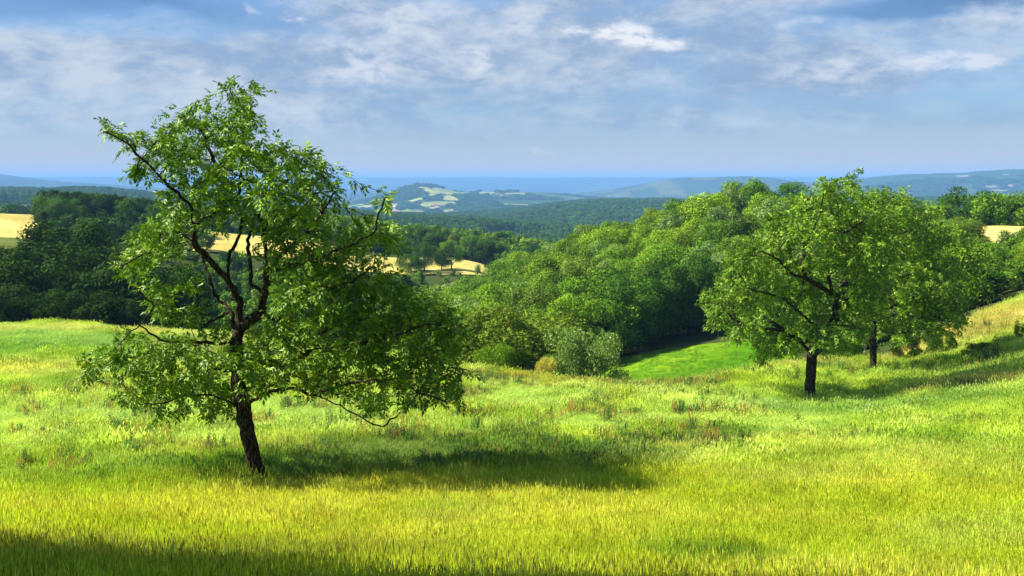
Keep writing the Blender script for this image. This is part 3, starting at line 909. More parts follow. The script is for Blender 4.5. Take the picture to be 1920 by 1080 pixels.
# weeds: dock with rusty spikes and dark nettles, uncountable in the sward
dock = [proto('weed', weed('weed', 0.75, 5, 'dock', s)) for s in (1, 2, 3)]
nett = [proto('weed', weed('weed', 0.62, 9, 'nettle', s)) for s in (4, 5)]
wx, wy, wi, wt, ws = [], [], [], [], []


def weeds(n, u0, u1, r0, r1, pd, scale=1.0, clump=0.5, colr=((0.30, 0.34, 0.07), (0.09, 0.19, 0.03))):
    k = 0
    while k < n:
        uu = rng.uniform(u0, u1); rr = rng.uniform(r0, r1); t_ = (uu - 960) / FPX
        X, Y = t_ * rr, rr
        if math.hypot(X, Y) > meadow_edge(np.array([math.atan2(X, Y)]))[0] - 0.3: k += 0.2; continue
        if fbm(np.array([X / 2.0]), np.array([Y / 2.0]), 91)[0] < clump: k += 0.1; continue
        d = rng.uniform() < pd
        wx.append(X); wy.append(Y); wi.append(rng.integers(0, 3) if d else rng.integers(3, 5)); wt.append(colr[0] if d else colr[1]); ws.append(scale * rng.uniform(0.6, 1.2)); k += 1


weeds(900, 0, 900, 27, 50, 0.55, 0.95, 0.52)
weeds(1300, 850, 1380, 45, 57, 0.55, 0.75, 0.40)
weeds(420, 850, 1420, 30, 44, 0.6, 0.95, 0.5)
weeds(300, 1420, 1920, 30, 55, 0.4, 0.8, 0.55)
weeds(300, 1400, 1900, 52, 70, 0.2, 1.0, 0.5)
weeds(170, 1130, 1420, 29.5, 33, 0.15, 0.9, 0.45)
weeds(160, 560, 1240, 28, 32, 0.15, 0.9, 0.45)
wx, wy = np.array(wx), np.array(wy); n_ = len(wx)
scatter('dock_and_nettles', ground_pts(wx, wy), np.stack([rng.normal(0, .08, n_), rng.normal(0.05, .08, n_), rng.uniform(0, 6.3, n_)], 1), ws, wi, np.array(wt) * rng.uniform(0.6, 1.5, (n_, 1)) * (1 + rng.normal(0, 0.12, (n_, 3))), dock + nett,
        'rusty dock spikes and dark nettles standing in the long grass')


# tufts that the mower left on the pasture
px2 = rng.uniform(1130, 1500, 5200); py2 = rng.uniform(77, 110.5, 5200)
xx2 = (px2 - 960) / FPX * py2
kp = fbm(xx2 / 1.6, py2 / 1.6, 99) > 0.47
xx2, py2 = xx2[kp], py2[kp]; n_ = len(xx2)
scatter('pasture_grass', ground_pts(xx2, py2, -0.08), np.stack([rng.normal(0, .1, n_), rng.normal(0, .1, n_), rng.uniform(0, 6.3, n_)], 1), rng.uniform(0.30, 0.62, n_), rng.integers(0, 2, n_),
        np.array((0.16, 0.36, 0.02)) * rng.uniform(0.6, 1.5, (n_, 1)), far_p, 'short green tufts on the mown pasture')


# ------------------------------------------------------------------ trees grown towards the light
def densify(pts, step, wob, g):
    out = [np.array(pts[0])]
    for a, b in zip(pts[:-1], pts[1:]):
        a, b = np.array(a), np.array(b)
        n = max(1, int(np.linalg.norm(b - a) / step))
        for k in range(1, n + 1):
            out.append(a + (b - a) * k / n + g.normal(0, wob, 3))
    return out


def tube_mesh(name, chains, mat):
    V, F = [], []
    for pts, rad in chains:
        n = len(pts)
        if n < 2: continue
        sides = 10 if rad[0] > 0.12 else 7 if rad[0] > 0.05 else 4 if rad[0] > 0.012 else 3
        prev = np.array((0.3, 0.9, 0.2)); b0 = len(V)
        for i in range(n):
            t = pts[min(i + 1, n - 1)] - pts[max(i - 1, 0)]
            t = t / (np.linalg.norm(t) + 1e-9)
            a = prev - t * np.dot(prev, t); a /= (np.linalg.norm(a) + 1e-9); b = np.cross(t, a); prev = a
            for s_ in range(sides):
                an = 2 * math.pi * s_ / sides
                rr = rad[i] * (1 + (0.10 * math.sin(3 * an + i * 0.7) + 0.05 * math.sin(5 * an - i) if sides > 6 else 0))
                V.append(pts[i] + (a * math.cos(an) + b * math.sin(an)) * rr)
            if i:
                for s_ in range(sides):
                    q0 = b0 + (i - 1) * sides; q1 = b0 + i * sides; s2 = (s_ + 1) % sides
                    F.append((q0 + s_, q0 + s2, q1 + s2, q1 + s_))
    if not F: return None
    return mesh_np(name, np.array(V), np.array(F), True, mat)


def sprays(P0, D0, size, nleaf, g, droop=0.35, wide=0.42, fold=0.25):
    """compound leaves: leaflets in pairs along a short drooping stalk"""
    n = len(P0)
    D = D0 + g.normal(0, 0.45, D0.shape); D[:, 2] += 0.10
    D /= np.linalg.norm(D, axis=1)[:, None]
    up = np.tile((0.0, 0.0, 1.0), (n, 1)) + g.normal(0, 0.35, (n, 3))
    Sd = np.cross(D, up); Sd /= np.linalg.norm(Sd, axis=1)[:, None] + 1e-9
    Nn = np.cross(Sd, D)
    sz = size * g.uniform(0.7, 1.25, (n, 1))
    VV = []
    for k in range(nleaf):
        last = k == nleaf - 1
        t = (k // 2 + 0.6) / (nleaf / 2) if not last else 1.0
        sd = 0 if last else (1 if k % 2 else -1)
        base = P0 + D * sz * t * 1.2 - np.array((0, 0, 1)) * sz * droop * t * t
        ld = D * (0.55 if not last else 1) + Sd * sd * 0.85 + g.normal(0, 0.18, (n, 3)) - np.array((0, 0, 1)) * (droop * g.uniform(0.2, 1.4, (n, 1)))
        ld /= np.linalg.norm(ld, axis=1)[:, None]
        ls = np.cross(ld, Nn); ls /= np.linalg.norm(ls, axis=1)[:, None] + 1e-9
        ln_ = sz * g.uniform(0.75, 1.1, (n, 1)); wd = ln_ * wide / 2
        nn_ = np.cross(ls, ld)
        tip = base + ld * ln_ - np.array((0, 0, 1)) * ln_ * 0.12
        mid = base + ld * ln_ * 0.48
        VV.append(np.stack([base, mid + ls * wd + nn_ * wd * fold, tip, mid - ls * wd + nn_ * wd * fold], 1))
    VV = np.concatenate(VV, 0)
    m = len(VV)
    b = (np.arange(m) * 4)[:, None]
    F = np.concatenate([b + np.array([[0, 1, 2]]), b + np.array([[0, 2, 3]])], 0)
    return VV.reshape(-1, 3), F


def grow_tree(base, trunk, limbs, blobs, Y, seed, n_att, step, kill, depth, centre, spray, r_base, leafmat, blob_gap=0.0, bare=(), dens=1.0, tip=0.005, shrink=5, open_=(0, 0, 1, 1)):
    """trunk and limbs follow given lines (px, px, metres off the tree's plane); twigs grow to fill the crown"""
    g = np.random.default_rng(seed)
    W3 = lambda u, v, w: np.array(P(u, v, Y + w)) - np.array(base)
    pos, par, lid, bar = [], [], [], []

    def add(p, pa, l_, b_=False): pos.append(p); par.append(pa); lid.append(l_); bar.append(b_); return len(pos) - 1

    def run(pts, l_, pa, wob, b_=False):
        d = densify(pts, step, wob, g)
        last = pa
        for k, p in enumerate(d):
            if k == 0 and pa >= 0: continue
            last = add(p, last, l_, b_)
    run([W3(*q) for q in trunk], 0, -1, 0.012)
    guide_n = []
    for li, L_ in enumerate(limbs):
        pts = [W3(*q) for q in L_]
        d = np.linalg.norm(np.array(pos) - pts[0], axis=1)
        k = int(d.argmin())
        l_ = li + 1 if lid[k] == 0 else lid[k]
        pts[0] = pos[k]
        run(pts, l_, k, step * 0.16)
    for L_ in bare:
        pts = [W3(*q) for q in L_]
        k = int(np.linalg.norm(np.array(pos) - pts[0], axis=1).argmin()); pts[0] = pos[k]
        run(pts, lid[k], k, step * 0.2, True)
    ng_ = len(pos)
    # attractors
    uc, U = centre
    blobs = [(b[0], b[1], max(4, b[2] - shrink), max(4, b[3] - shrink * 0.9)) for b in blobs]
    wt = np.array([b[2] * b[3] * (1 - 0.62 * math.exp(-((b[0] - open_[0]) / open_[2]) ** 2 - ((b[1] - open_[1]) / open_[3]) ** 2)) for b in blobs], float); wt /= wt.sum()
    cnt = g.multinomial(n_att, wt)
    A = []
    for (bu, bv, ru, rv), c in zip([b[:4] for b in blobs], cnt):
        D = depth * math.sqrt(max(0.05, 1 - min(0.95, ((bu - uc) / U) ** 2)))
        nl = 3 if D > 1.2 else 2
        layers = g.uniform(-D, D, nl)
        nk = max(3, c // 14)
        ka = g.uniform(0, 6.283, nk); kq = np.sqrt(g.uniform(0.02, 1, nk)); kw = layers[g.integers(0, nl, nk)] + g.normal(0, 0.4, nk)
        ki = g.integers(0, nk, c); px_m = FPX / Y
        sg_ = 0.125 * (Y / 26) ** 0.5
        a = ka[ki]; q = kq[ki]
        w = kw[ki] + g.normal(0, sg_, c)
        bu = bu + g.normal(0, sg_ * px_m, c); bv = bv + g.normal(0, sg_ * px_m, c)
        for uu, vv, ww in zip(bu + ru * q * np.cos(a), bv + rv * q * np.sin(a), w): A.append(W3(uu, vv, ww))
    A = np.array(A)
    alive = np.ones(len(A), bool)
    near = np.full(len(A), -1); nd = np.full(len(A), 1e9)

    def update(i0):
        Pn = np.array(pos[i0:])
        ok_ = [k for k in range(len(Pn)) if not bar[i0 + k]]
        if not ok_: return
        kd = KDTree(len(ok_))
        for k in ok_: kd.insert(Pn[k], k)
        kd.balance()
        for a_ in np.nonzero(alive)[0]:
            _, k, d = kd.find(A[a_])
            if d < nd[a_]: nd[a_] = d; near[a_] = i0 + k
    tl = set(i for i in range(ng_) if lid[i] == 0 and pos[i][2] < 0.16 * (W3(*trunk[-1])[2]))
    update(0)
    for it in range(90):
        alive &= nd > kill
        if alive.sum() < 20: break
        ai = np.nonzero(alive)[0]
        par_ = near[ai]
        u_, inv = np.unique(par_, return_inverse=True)
        Pp = np.array(pos)
        dv = A[ai] - Pp[par_]; dv /= np.linalg.norm(dv, axis=1)[:, None]
        sm = np.zeros((len(u_), 3)); np.add.at(sm, inv, dv)
        sm /= np.linalg.norm(sm, axis=1)[:, None] + 1e-9
        sm += g.normal(0, 0.16, sm.shape); sm /= np.linalg.norm(sm, axis=1)[:, None]
        i0 = len(pos)
        for k, n0 in enumerate(u_):
            p = pos[n0] + sm[k] * step
            add(p, int(n0), lid[n0] if lid[n0] else 0)
        update(i0)
        if len(pos) > 26000: break
    n = len(pos); Pp = np.array(pos); par = np.array(par)
    ch = [[] for _ in range(n)]
    for i in range(1, n):
        if par[i] >= 0: ch[par[i]].append(i)
    tips = np.zeros(n)
    for i in range(n - 1, -1, -1):
        if not ch[i]: tips[i] = 1
        if par[i] >= 0: tips[par[i]] += tips[i]
    ex = math.log(max(tips[0], 2)) / math.log(r_base / tip)
    rad = tip * tips ** (1 / ex)
    for i in range(ng_):
        if lid[i] and not bar[i]: rad[i] = max(rad[i] * 1.08, 0.022)
    # root flare
    for i in range(n):
        if lid[i] == 0 and Pp[i][2] < 0.45: rad[i] *= 1 + 0.45 * (1 - max(Pp[i][2], 0) / 0.45) ** 2
    # chains
    chains = {}
    stack = [(0, None)]
    while stack:
        i, pfrom = stack.pop()
        pts = [] if pfrom is None else [Pp[pfrom]]
        rd = [] if pfrom is None else [min(rad[pfrom] * 0.9, rad[i] * 1.25)]
        l_ = lid[i]
        while True:
            pts.append(Pp[i]); rd.append(rad[i])
            c = ch[i]
            if not c: break
            m_ = max(c, key=lambda k: rad[k])
            if l_ == 0 and lid[m_] != 0:
                same = [k for k in c if lid[k] == 0]
                for k in c:
                    if k not in same: stack.append((k, i))
                if not same: break
                m_ = max(same, key=lambda k: rad[k])
                for k in same:
                    if k != m_: stack.append((k, i))
                i = m_; continue
            for k in c:
                if k != m_: stack.append((k, i))
            i = m_
        rd[-1] *= 0.6
        chains.setdefault(l_, []).append((pts, rd))
    # leaves on thin wood
    thin = (rad < 0.0125) & ~np.array(bar)
    thin[:ng_] = False
    ids = np.nonzero(thin)[0]
    D = Pp[ids] - Pp[par[ids]]
    D /= np.linalg.norm(D, axis=1)[:, None] + 1e-9
    rep = spray[2]
    P0 = np.repeat(Pp[ids], rep, 0) + g.normal(0, step * 0.35, (len(ids) * rep, 3)); D0 = np.repeat(D, rep, 0)
    keep = g.uniform(size=len(P0)) < dens
    tipmask = np.repeat(np.array([not ch[i] for i in ids]), rep)
    keep |= tipmask
    LV, LF = sprays(P0[keep], D0[keep], spray[0], spray[1], g)
    return chains, LV, LF, n


def put_tree(name, base, args, label, cat='tree', group=None):
    chains, LV, LF, n = grow_tree(base, **args)
    t = empty(name, base)
    tag(t, label, cat, group)
    for l_ in sorted(chains):
        cc = chains[l_]
        if l_ == 0:
            big = cc[:1]; small = cc[1:]
            link('trunk', tube_mesh('trunk', big, M['bark']), t)
            if small: tag(link('twigs', tube_mesh('twigs', small, M['bark']), t), kind='stuff')
        else:
            me = tube_mesh('limb', cc, M['bark'])
            if me: link('limb', me, t)
    link('crown', mesh_np('crown', LV, LF, False, args['leafmat']), t)
    print('TREE', name, n, 'nodes', len(LF), 'leaf tris')
    return t


HERO = [(425, 170, 20, 13), (470, 170, 24, 13), (463, 200, 26, 22), (476, 235, 20, 20), (440, 235, 28, 26), (385, 222, 32, 20), (345, 220, 28, 17), (330, 255, 38, 24), (400, 265, 48, 28), (455, 275, 32, 24),
        (202, 244, 22, 13), (238, 262, 26, 13), (230, 290, 14, 14), (275, 258, 26, 17), (272, 315, 26, 26), (310, 300, 32, 28), (360, 300, 38, 28), (420, 315, 42, 28), (480, 300, 38, 28), (525, 285, 34, 20),
        (560, 303, 38, 22), (605, 328, 32, 22), (622, 368, 20, 26), (560, 350, 48, 34), (500, 350, 48, 34), (440, 365, 42, 34), (370, 350, 42, 28), (320, 365, 32, 18), (540, 400, 42, 28), (590, 395, 34, 24),
        (480, 410, 36, 26), (400, 408, 34, 22), (350, 400, 28, 18), (300, 415, 42, 20), (290, 445, 46, 20), (245, 455, 24, 17), (237, 502, 20, 20), (270, 482, 34, 18), (330, 468, 34, 20), (268, 540, 42, 16),
        (298, 568, 42, 22), (340, 540, 26, 16), (358, 598, 26, 22), (165, 692, 26, 18), (200, 665, 34, 18), (248, 640, 38, 20), (228, 690, 22, 14), (262, 690, 32, 20), (245, 740, 28, 16), (290, 740, 28, 24),
        (300, 682, 42, 26), (340, 652, 38, 24), (340, 720, 42, 32), (382, 690, 38, 32), (300, 774, 16, 12), (400, 738, 38, 28), (352, 765, 42, 15), (408, 770, 28, 14), (430, 672, 36, 30), (470, 715, 34, 26),
        (402, 630, 34, 18), (480, 650, 38, 28), (530, 440, 42, 28), (590, 440, 42, 28), (648, 432, 34, 18), (692, 418, 26, 14), (722, 372, 11, 16), (716, 392, 10, 12), (690, 445, 38, 24), (735, 452, 24, 26),
        (640, 482, 48, 28), (580, 490, 48, 34), (520, 490, 42, 32), (700, 495, 38, 18), (600, 540, 52, 34), (540, 550, 42, 34), (660, 540, 48, 34), (730, 545, 42, 28), (785, 560, 40, 28), (620, 600, 52, 34),
        (690, 610, 52, 38), (760, 610, 48, 38), (825, 600, 36, 32), (842, 640, 32, 32), (785, 660, 42, 32), (700, 670, 48, 34), (620, 670, 48, 34), (550, 620, 48, 34), (540, 680, 46, 32), (600, 715, 46, 22),
        (670, 720, 46, 22), (740, 712, 46, 22), (800, 720, 38, 22), (848, 750, 17, 26), (872, 692, 13, 8), (700, 762, 30, 18), (765, 752, 30, 14), (530, 722, 26, 12), (822, 690, 38, 22)]
H_TR = [(489, 922, 0), (484, 892, 0), (472, 850, 0), (463, 800, 0), (456, 765, 0), (447, 705, 0.05), (441, 650, 0.1), (450, 615, 0.1)]
H_LI = [
    [(448, 612, .1), (448, 563, .0), (432, 532, -.1), (405, 503, -.3), (388, 482, -.4), (364, 456, -.6), (338, 434, -.8), (314, 436, -1.0), (280, 447, -1.2)],
    [(447, 640, .1), (433, 584, .5), (402, 552, .9), (390, 507, 1.2), (372, 465, 1.6), (350, 430, 1.9)],
    [(450, 612, .1), (488, 588, .0), (497, 549, -.2), (500, 500, -.5), (497, 443, -.6), (484, 400, -.8), (500, 350, -1.0), (525, 310, -1.1)],
    [(456, 765, 0), (500, 735, -.3), (540, 727, -.6), (585, 740, -.9), (640, 760, -1.2), (672, 778, -1.3), (700, 797, -1.4), (718, 800, -1.5), (738, 783, -1.6)],
    [(456, 762, 0), (430, 752, -.4), (400, 742, -.7), (350, 741, -1.1), (300, 757, -1.4), (262, 757, -1.5)],
    [(447, 700, 0), (400, 690, .4), (350, 668, .7), (290, 660, .9), (255, 668, 1.0), (215, 672, 1.1), (180, 688, 1.2), (145, 712, 1.3)],
    [(450, 660, 0), (480, 672, .5), (540, 690, 1.0), (610, 690, 1.4), (690, 682, 1.7), (770, 668, 1.9), (840, 690, 2.0), (875, 693, 2.0)],
    [(488, 588, .0), (530, 600, .5), (563, 625, .8), (600, 620, 1.1), (660, 600, 1.4), (740, 600, 1.5), (810, 600, 1.5)],
    [(432, 532, -.1), (428, 482, .2), (450, 440, .3), (454, 405, .2), (445, 380, .0), (450, 338, -.1), (455, 290, -.2), (453, 237, -.2), (442, 190, -.2), (428, 165, -.2)],
    [(364, 456, -.6), (363, 423, -.7), (357, 384, -.9), (333, 361, -1.0), (306, 340, -1.2), (290, 318, -1.2), (258, 290, -1.3), (236, 266, -1.3), (192, 245, -1.3)],
    [(364, 424, -.7), (390, 408, -.4), (416, 388, -.1), (425, 350, .3), (400, 300, .6), (380, 250, .7), (350, 222, .7)],
    [(497, 549, -.2), (470, 531, .3), (465, 450, .7), (480, 400, 1.1), (520, 350, 1.4), (560, 320, 1.5), (600, 330, 1.6)],
    [(500, 500, -.5), (540, 470, -.9), (580, 430, -1.3), (610, 390, -1.4), (625, 360, -1.4)],
    [(500, 505, -.4), (550, 500, -.9), (600, 480, -1.5), (660, 460, -1.8), (705, 432, -2.0), (712, 400, -2.0), (722, 370, -2.0)],
    [(433, 584, .5), (400, 600, .9), (375, 618, 1.2), (350, 612, 1.4)],
    [(447, 640, 0), (400, 645, -.8), (350, 640, -1.4), (300, 640, -1.7), (262, 610, -1.9), (290, 575, -2.1), (262, 545, -2.2)],
    [(585, 740, -.9), (640, 720, -1.5), (700, 715, -1.8), (760, 722, -2.1), (800, 742, -2.3), (842, 755, -2.3)],
    [(530, 600, .5), (560, 560, -.6), (600, 540, -1.4), (660, 530, -1.9), (700, 500, -2.1)],
    [(540, 690, 1.0), (580, 660, -.3), (640, 650, -1.2), (700, 640, -1.8), (770, 620, -2.0)],
    [(338, 434, -.8), (300, 470, -1.1), (260, 478, -1.3), (230, 500, -1.4)],
]
H_BARE = [[(600, 385, -1.3), (628, 395, -1.3), (645, 402, -1.3), (658, 374, -1.3), (664, 356, -1.3)], [(628, 395, -1.3), (650, 380, -1.2), (668, 366, -1.2)],
          [(470, 340, 0), (495, 318, 0), (505, 305, 0)], [(645, 402, -1.3), (660, 392, -1.3), (674, 382, -1.3)], [(700, 797, -1.4), (690, 775, -1.4), (660, 776, -1.3)]]
hb = at(488, 916, 18, 40)
HY = hb.y
hero = put_tree('walnut_tree', hb, dict(trunk=H_TR, limbs=H_LI, blobs=HERO, Y=HY, seed=3, n_att=9800, step=0.125, kill=0.15, depth=2.7, centre=(500, 400), spray=(0.140, 7, 2), r_base=0.195,
                leafmat=M['walnut'], bare=H_BARE, dens=0.5, tip=0.0042, shrink=10, open_=(470, 500, 120, 140)), 'tall nearest walnut tree with bent dark trunk, alone on the left of the meadow')

BB = [(1540, 352, 38, 20), (1600, 345, 26, 16), (1580, 372, 56, 28), (1520, 390, 46, 28), (1480, 422, 46, 28), (1440, 452, 46, 28), (1540, 430, 56, 34), (1600, 420, 56, 34), (1402, 490, 50, 28), (1460, 490, 46, 34),
      (1380, 540, 46, 28), (1350, 565, 36, 22), (1430, 550, 46, 34), (1500, 540, 46, 38), (1368, 600, 38, 26), (1400, 620, 44, 26), (1440, 648, 38, 26), (1425, 668, 20, 12), (1480, 648, 36, 20), (1520, 600, 46, 38),
      (1560, 480, 56, 38), (1620, 480, 54, 38), (1580, 540, 56, 38), (1635, 540, 48, 38), (1556, 636, 40, 28), (1600, 600, 48, 32), (1640, 440, 46, 34), (1650, 400, 30, 28)]
B_TR = [(1518, 758, 0), (1519, 740, 0), (1520, 700, 0), (1524, 664, 0), (1533, 650, 0), (1550, 628, 0), (1568, 590, 0)]
B_LI = [[(1524, 664, 0), (1498, 636, -.3), (1469, 619, -.6), (1438, 617, -.9), (1400, 612, -1.2), (1365, 590, -1.4)],
        [(1568, 590, 0), (1575, 556, 0), (1558, 551, -.3), (1533, 534, -.7), (1511, 521, -1.0), (1481, 513, -1.3), (1460, 487, -1.5), (1430, 470, -1.5)],
        [(1511, 521, -1), (1503, 500, -1.1), (1510, 460, -1.0), (1530, 420, -.8)], [(1507, 522, -1), (1501, 555, -1.5), (1470, 580, -1.8)],
        [(1572, 572, 0), (1601, 553, -.4), (1635, 547, -.8), (1669, 555, -1.0)], [(1590, 556, -.3), (1609, 513, -.6), (1635, 504, -.8), (1665, 500, -.8)],
        [(1575, 556, 0), (1590, 510, .6), (1585, 460, 1.0), (1560, 400, 1.2), (1545, 360, 1.2)], [(1585, 480, .8), (1620, 440, 1.0), (1600, 380, 1.0), (1600, 345, 1.0)],
        [(1550, 628, 0), (1515, 598, -.8), (1470, 560, -1.6), (1400, 540, -2.0)], [(1540, 640, 0), (1500, 640, 1.0), (1440, 600, 1.8), (1400, 560, 2.0), (1380, 500, 2.0)],
        [(1560, 610, 0), (1600, 610, -.8), (1620, 620, -1.2)], [(1558, 551, -.3), (1550, 490, -1.2), (1580, 440, -1.6), (1610, 420, -1.6)]]
bb = at(1518, 753, 35, 70)
put_tree('walnut_tree', bb, dict(trunk=B_TR, limbs=B_LI, blobs=BB, Y=bb.y, seed=5, n_att=9500, step=0.15, kill=0.17, depth=3.3, centre=(1530, 210), spray=(0.15, 6, 2), r_base=0.245,
         leafmat=M['walnut'], dens=0.85, shrink=6, open_=(1550, 560, 60, 50)), 'round crowned walnut tree, front one of the pair on the right slope')
CB = [(1655, 378, 40, 24), (1690, 362, 10, 9), (1700, 392, 38, 22), (1742, 402, 26, 22), (1680, 430, 56, 34), (1740, 450, 46, 34), (1700, 490, 56, 38), (1762, 510, 46, 34), (1782, 558, 36, 32), (1730, 560, 50, 38),
      (1680, 600, 50, 32), (1740, 618, 42, 18), (1788, 602, 26, 22), (1605, 618, 26, 18), (1690, 636, 26, 10), (1802, 612, 10, 7), (1640, 500, 40, 40), (1630, 570, 40, 30), (1600, 620, 30, 20)]
C_TR = [(1638, 706, 0), (1638, 692, 0), (1637, 655, 0), (1636, 632, 0), (1640, 600, 0), (1648, 560, 0)]
C_LI = [[(1638, 625, 0), (1615, 600, -.4), (1600, 580, -.8)], [(1640, 600, 0), (1690, 588, -.5), (1740, 598, -.9), (1790, 603, -1.2)], [(1648, 560, 0), (1690, 520, -.5), (1740, 500, -.9), (1770, 510, -1)],
        [(1648, 560, 0), (1650, 500, .4), (1665, 450, .6), (1680, 400, .6), (1690, 364, .6)], [(1665, 450, .6), (1710, 430, .3), (1740, 405, .2)], [(1642, 590, 0), (1700, 560, .9), (1760, 550, 1.4)],
        [(1638, 620, 0), (1680, 625, -1.2), (1730, 618, -1.6), (1770, 620, -1.8)], [(1646, 570, 0), (1620, 530, -.9), (1630, 480, -1.3), (1650, 420, -1.4), (1655, 380, -1.4)]]
cb = at(1638, 702, 45, 80)
put_tree('walnut_tree', cb, dict(trunk=C_TR, limbs=C_LI, blobs=CB, Y=cb.y, seed=8, n_att=7500, step=0.17, kill=0.20, depth=3.2, centre=(1690, 160), spray=(0.16, 6, 2), r_base=0.195,
         leafmat=M['walnut'], dens=0.85, shrink=6, open_=(1645, 610, 40, 50)), 'walnut tree standing just behind its neighbour on the right slope, with paler trunk')


# ------------------------------------------------------------------ wood trees: crowns of leaf clumps
def crown_proto(name, seed, n, leaf, shape='round', low=0.12):
    """a full-height tree of height 1: leaves on billowing clumps round a few main lobes"""
    g = np.random.default_rng(seed)
    C, Rd = [], []
    nb = {'round': 30, 'tall': 28, 'spread': 36, 'poplar': 26, 'bush': 34, 'feather': 50}[shape]
    for k in range(nb):
        t = g.uniform(0, 1)
        if shape == 'round': z = low + 0.14 + (0.74 - low) * t; R_ = 0.36 * math.sqrt(max(0.04, 1 - ((z - 0.50) / 0.50) ** 2)); br = g.uniform(0.09, 0.17)
        elif shape == 'tall': z = low + 0.12 + (0.78 - low) * t; R_ = 0.24 * math.sqrt(max(0.04, 1 - ((z - 0.52) / 0.50) ** 2)); br = g.uniform(0.07, 0.13)
        elif shape == 'spread': z = low + 0.22 + (0.60 - low) * t; R_ = 0.50 * math.sqrt(max(0.04, 1 - ((z - 0.50) / 0.48) ** 2)); br = g.uniform(0.09, 0.17)
        elif shape == 'poplar': z = 0.1 + 0.84 * t; R_ = 0.065 * (1.1 - t ** 3); br = g.uniform(0.05, 0.08)
        elif shape == 'bush': z = 0.12 + 0.72 * t; R_ = 0.62 * math.sqrt(max(0.04, 1 - ((z - 0.34) / 0.60) ** 2)); br = g.uniform(0.12, 0.22)
        else: z = low + 0.12 + (0.78 - low) * t; R_ = 0.34 * math.sqrt(max(0.04, 1 - ((z - 0.48) / 0.52) ** 2)); br = g.uniform(0.06, 0.12)
        a = g.uniform(0, 6.283); q = R_ * g.uniform(0.35, 1.12) ** 0.6
        C.append((math.cos(a) * q, math.sin(a) * q, z)); Rd.append(br)
    C = np.array(C); Rd = np.array(Rd)
    w = Rd ** 2 / (Rd ** 2).sum()
    b = g.choice(nb, n, p=w)
    d = g.normal(0, 1, (n, 3)); d[:, 2] += 0.35
    d /= np.linalg.norm(d, axis=1)[:, None]
    bump = 0.82 + 0.34 * g.uniform(size=n)
    inner = g.uniform(size=n) < 0.16
    rr = Rd[b] * np.where(inner, g.uniform(0.3, 0.7, n), bump)
    Pn = C[b] + d * rr[:, None] * np.array((1, 1, 0.85))
    # little twiglet clusters
    cl_ = g.normal(0, 0.012, (n, 3)); Pn = Pn + cl_
    Pn = Pn[Pn[:, 2] > low * 0.6]; d = d[:len(Pn)]
    n = len(Pn)
    nrm = d + g.normal(0, 0.42, (n, 3)); nrm /= np.linalg.norm(nrm, axis=1)[:, None]
    t1 = np.cross(nrm, g.normal(0, 1, (n, 3))); t1 /= np.linalg.norm(t1, axis=1)[:, None]
    t2 = np.cross(nrm, t1)
    s = leaf * g.uniform(0.6, 1.3, (n, 1))
    V = np.stack([Pn - t1 * s, Pn + t2 * s * 0.5, Pn + t1 * s, Pn - t2 * s * 0.5], 1).reshape(-1, 3)
    F = (np.arange(n) * 4)[:, None] + np.arange(4)[None]
    return mesh_np(name, V, F, False, None), C, Rd


def trunk_proto(name, C, seed, r=0.022):
    g = np.random.default_rng(seed)
    z = np.linspace(-0.06, 0.72, 8)
    ax = np.stack([np.cumsum(g.normal(0, 0.008, 8)), np.cumsum(g.normal(0, 0.008, 8)), z], 1); ax -= [ax[0, 0], ax[0, 1], 0]
    ch = [([p for p in ax], list(np.linspace(r * 1.25, r * 0.3, 8)))]
    for k in g.choice(len(C), 9, replace=False):
        zb = min(0.6, max(0.14, C[k][2] * 0.55)); i = int(np.argmin(abs(z - zb))); p0 = ax[i]; p1 = C[k]
        mid = (p0 + p1) / 2 + np.array((0, 0, -0.03)) + g.normal(0, 0.012, 3)
        ch.append(([p0, mid, p1], [r * 0.5, r * 0.33, r * 0.1]))
    return tube_mesh(name, ch, M['bark2'])


PR = {}
for key, shp, n_leaf, lf, seeds in (('round', 'round', 15000, 0.0150, (31, 32, 33)), ('tall', 'tall', 11000, 0.0145, (34, 35)), ('spread', 'spread', 15000, 0.0155, (36, 37)),
                                     ('feather', 'feather', 15000, 0.0135, (38, 39)), ('poplar', 'poplar', 4000, 0.012, (40,)), ('bush', 'bush', 14000, 0.020, (41, 42))):
    PR[key] = []
    for s_ in seeds:
        low = 0.02 if key in ('bush', 'poplar') else 0.06
        cm, C_, R__ = crown_proto('crown', s_, n_leaf, lf, shp, low)
        PR[key].append((cm, trunk_proto('trunk', C_, s_, 0.012 if key in ('bush', 'poplar') else 0.022)))
mesh_cache = {}


def crown_mesh(key, i, mat):
    k = (key, i, mat)
    if k not in mesh_cache:
        me = PR[key][i][0].copy(); me.name = 'crown'
        me.materials.clear(); me.materials.append(M[mat])
        mesh_cache[k] = me
    return mesh_cache[k]


def wood_tree(name, x, y, h, key, mat, label, group=None, wide=1.0, cat='tree', lean=0.0, sink=0.0):
    i = int(rng.integers(0, len(PR[key])))
    t = empty(name, (x, y, gz(x, y) - sink))
    t.rotation_euler = (lean * 0.3, lean, rng.uniform(0, 6.28))
    t.scale = (h * wide, h * wide, h)
    tag(t, label, cat, group)
    link('trunk', PR[key][i][1], t)
    link('crown', crown_mesh(key, i, mat), t)
    return t


print('SECTION trees')
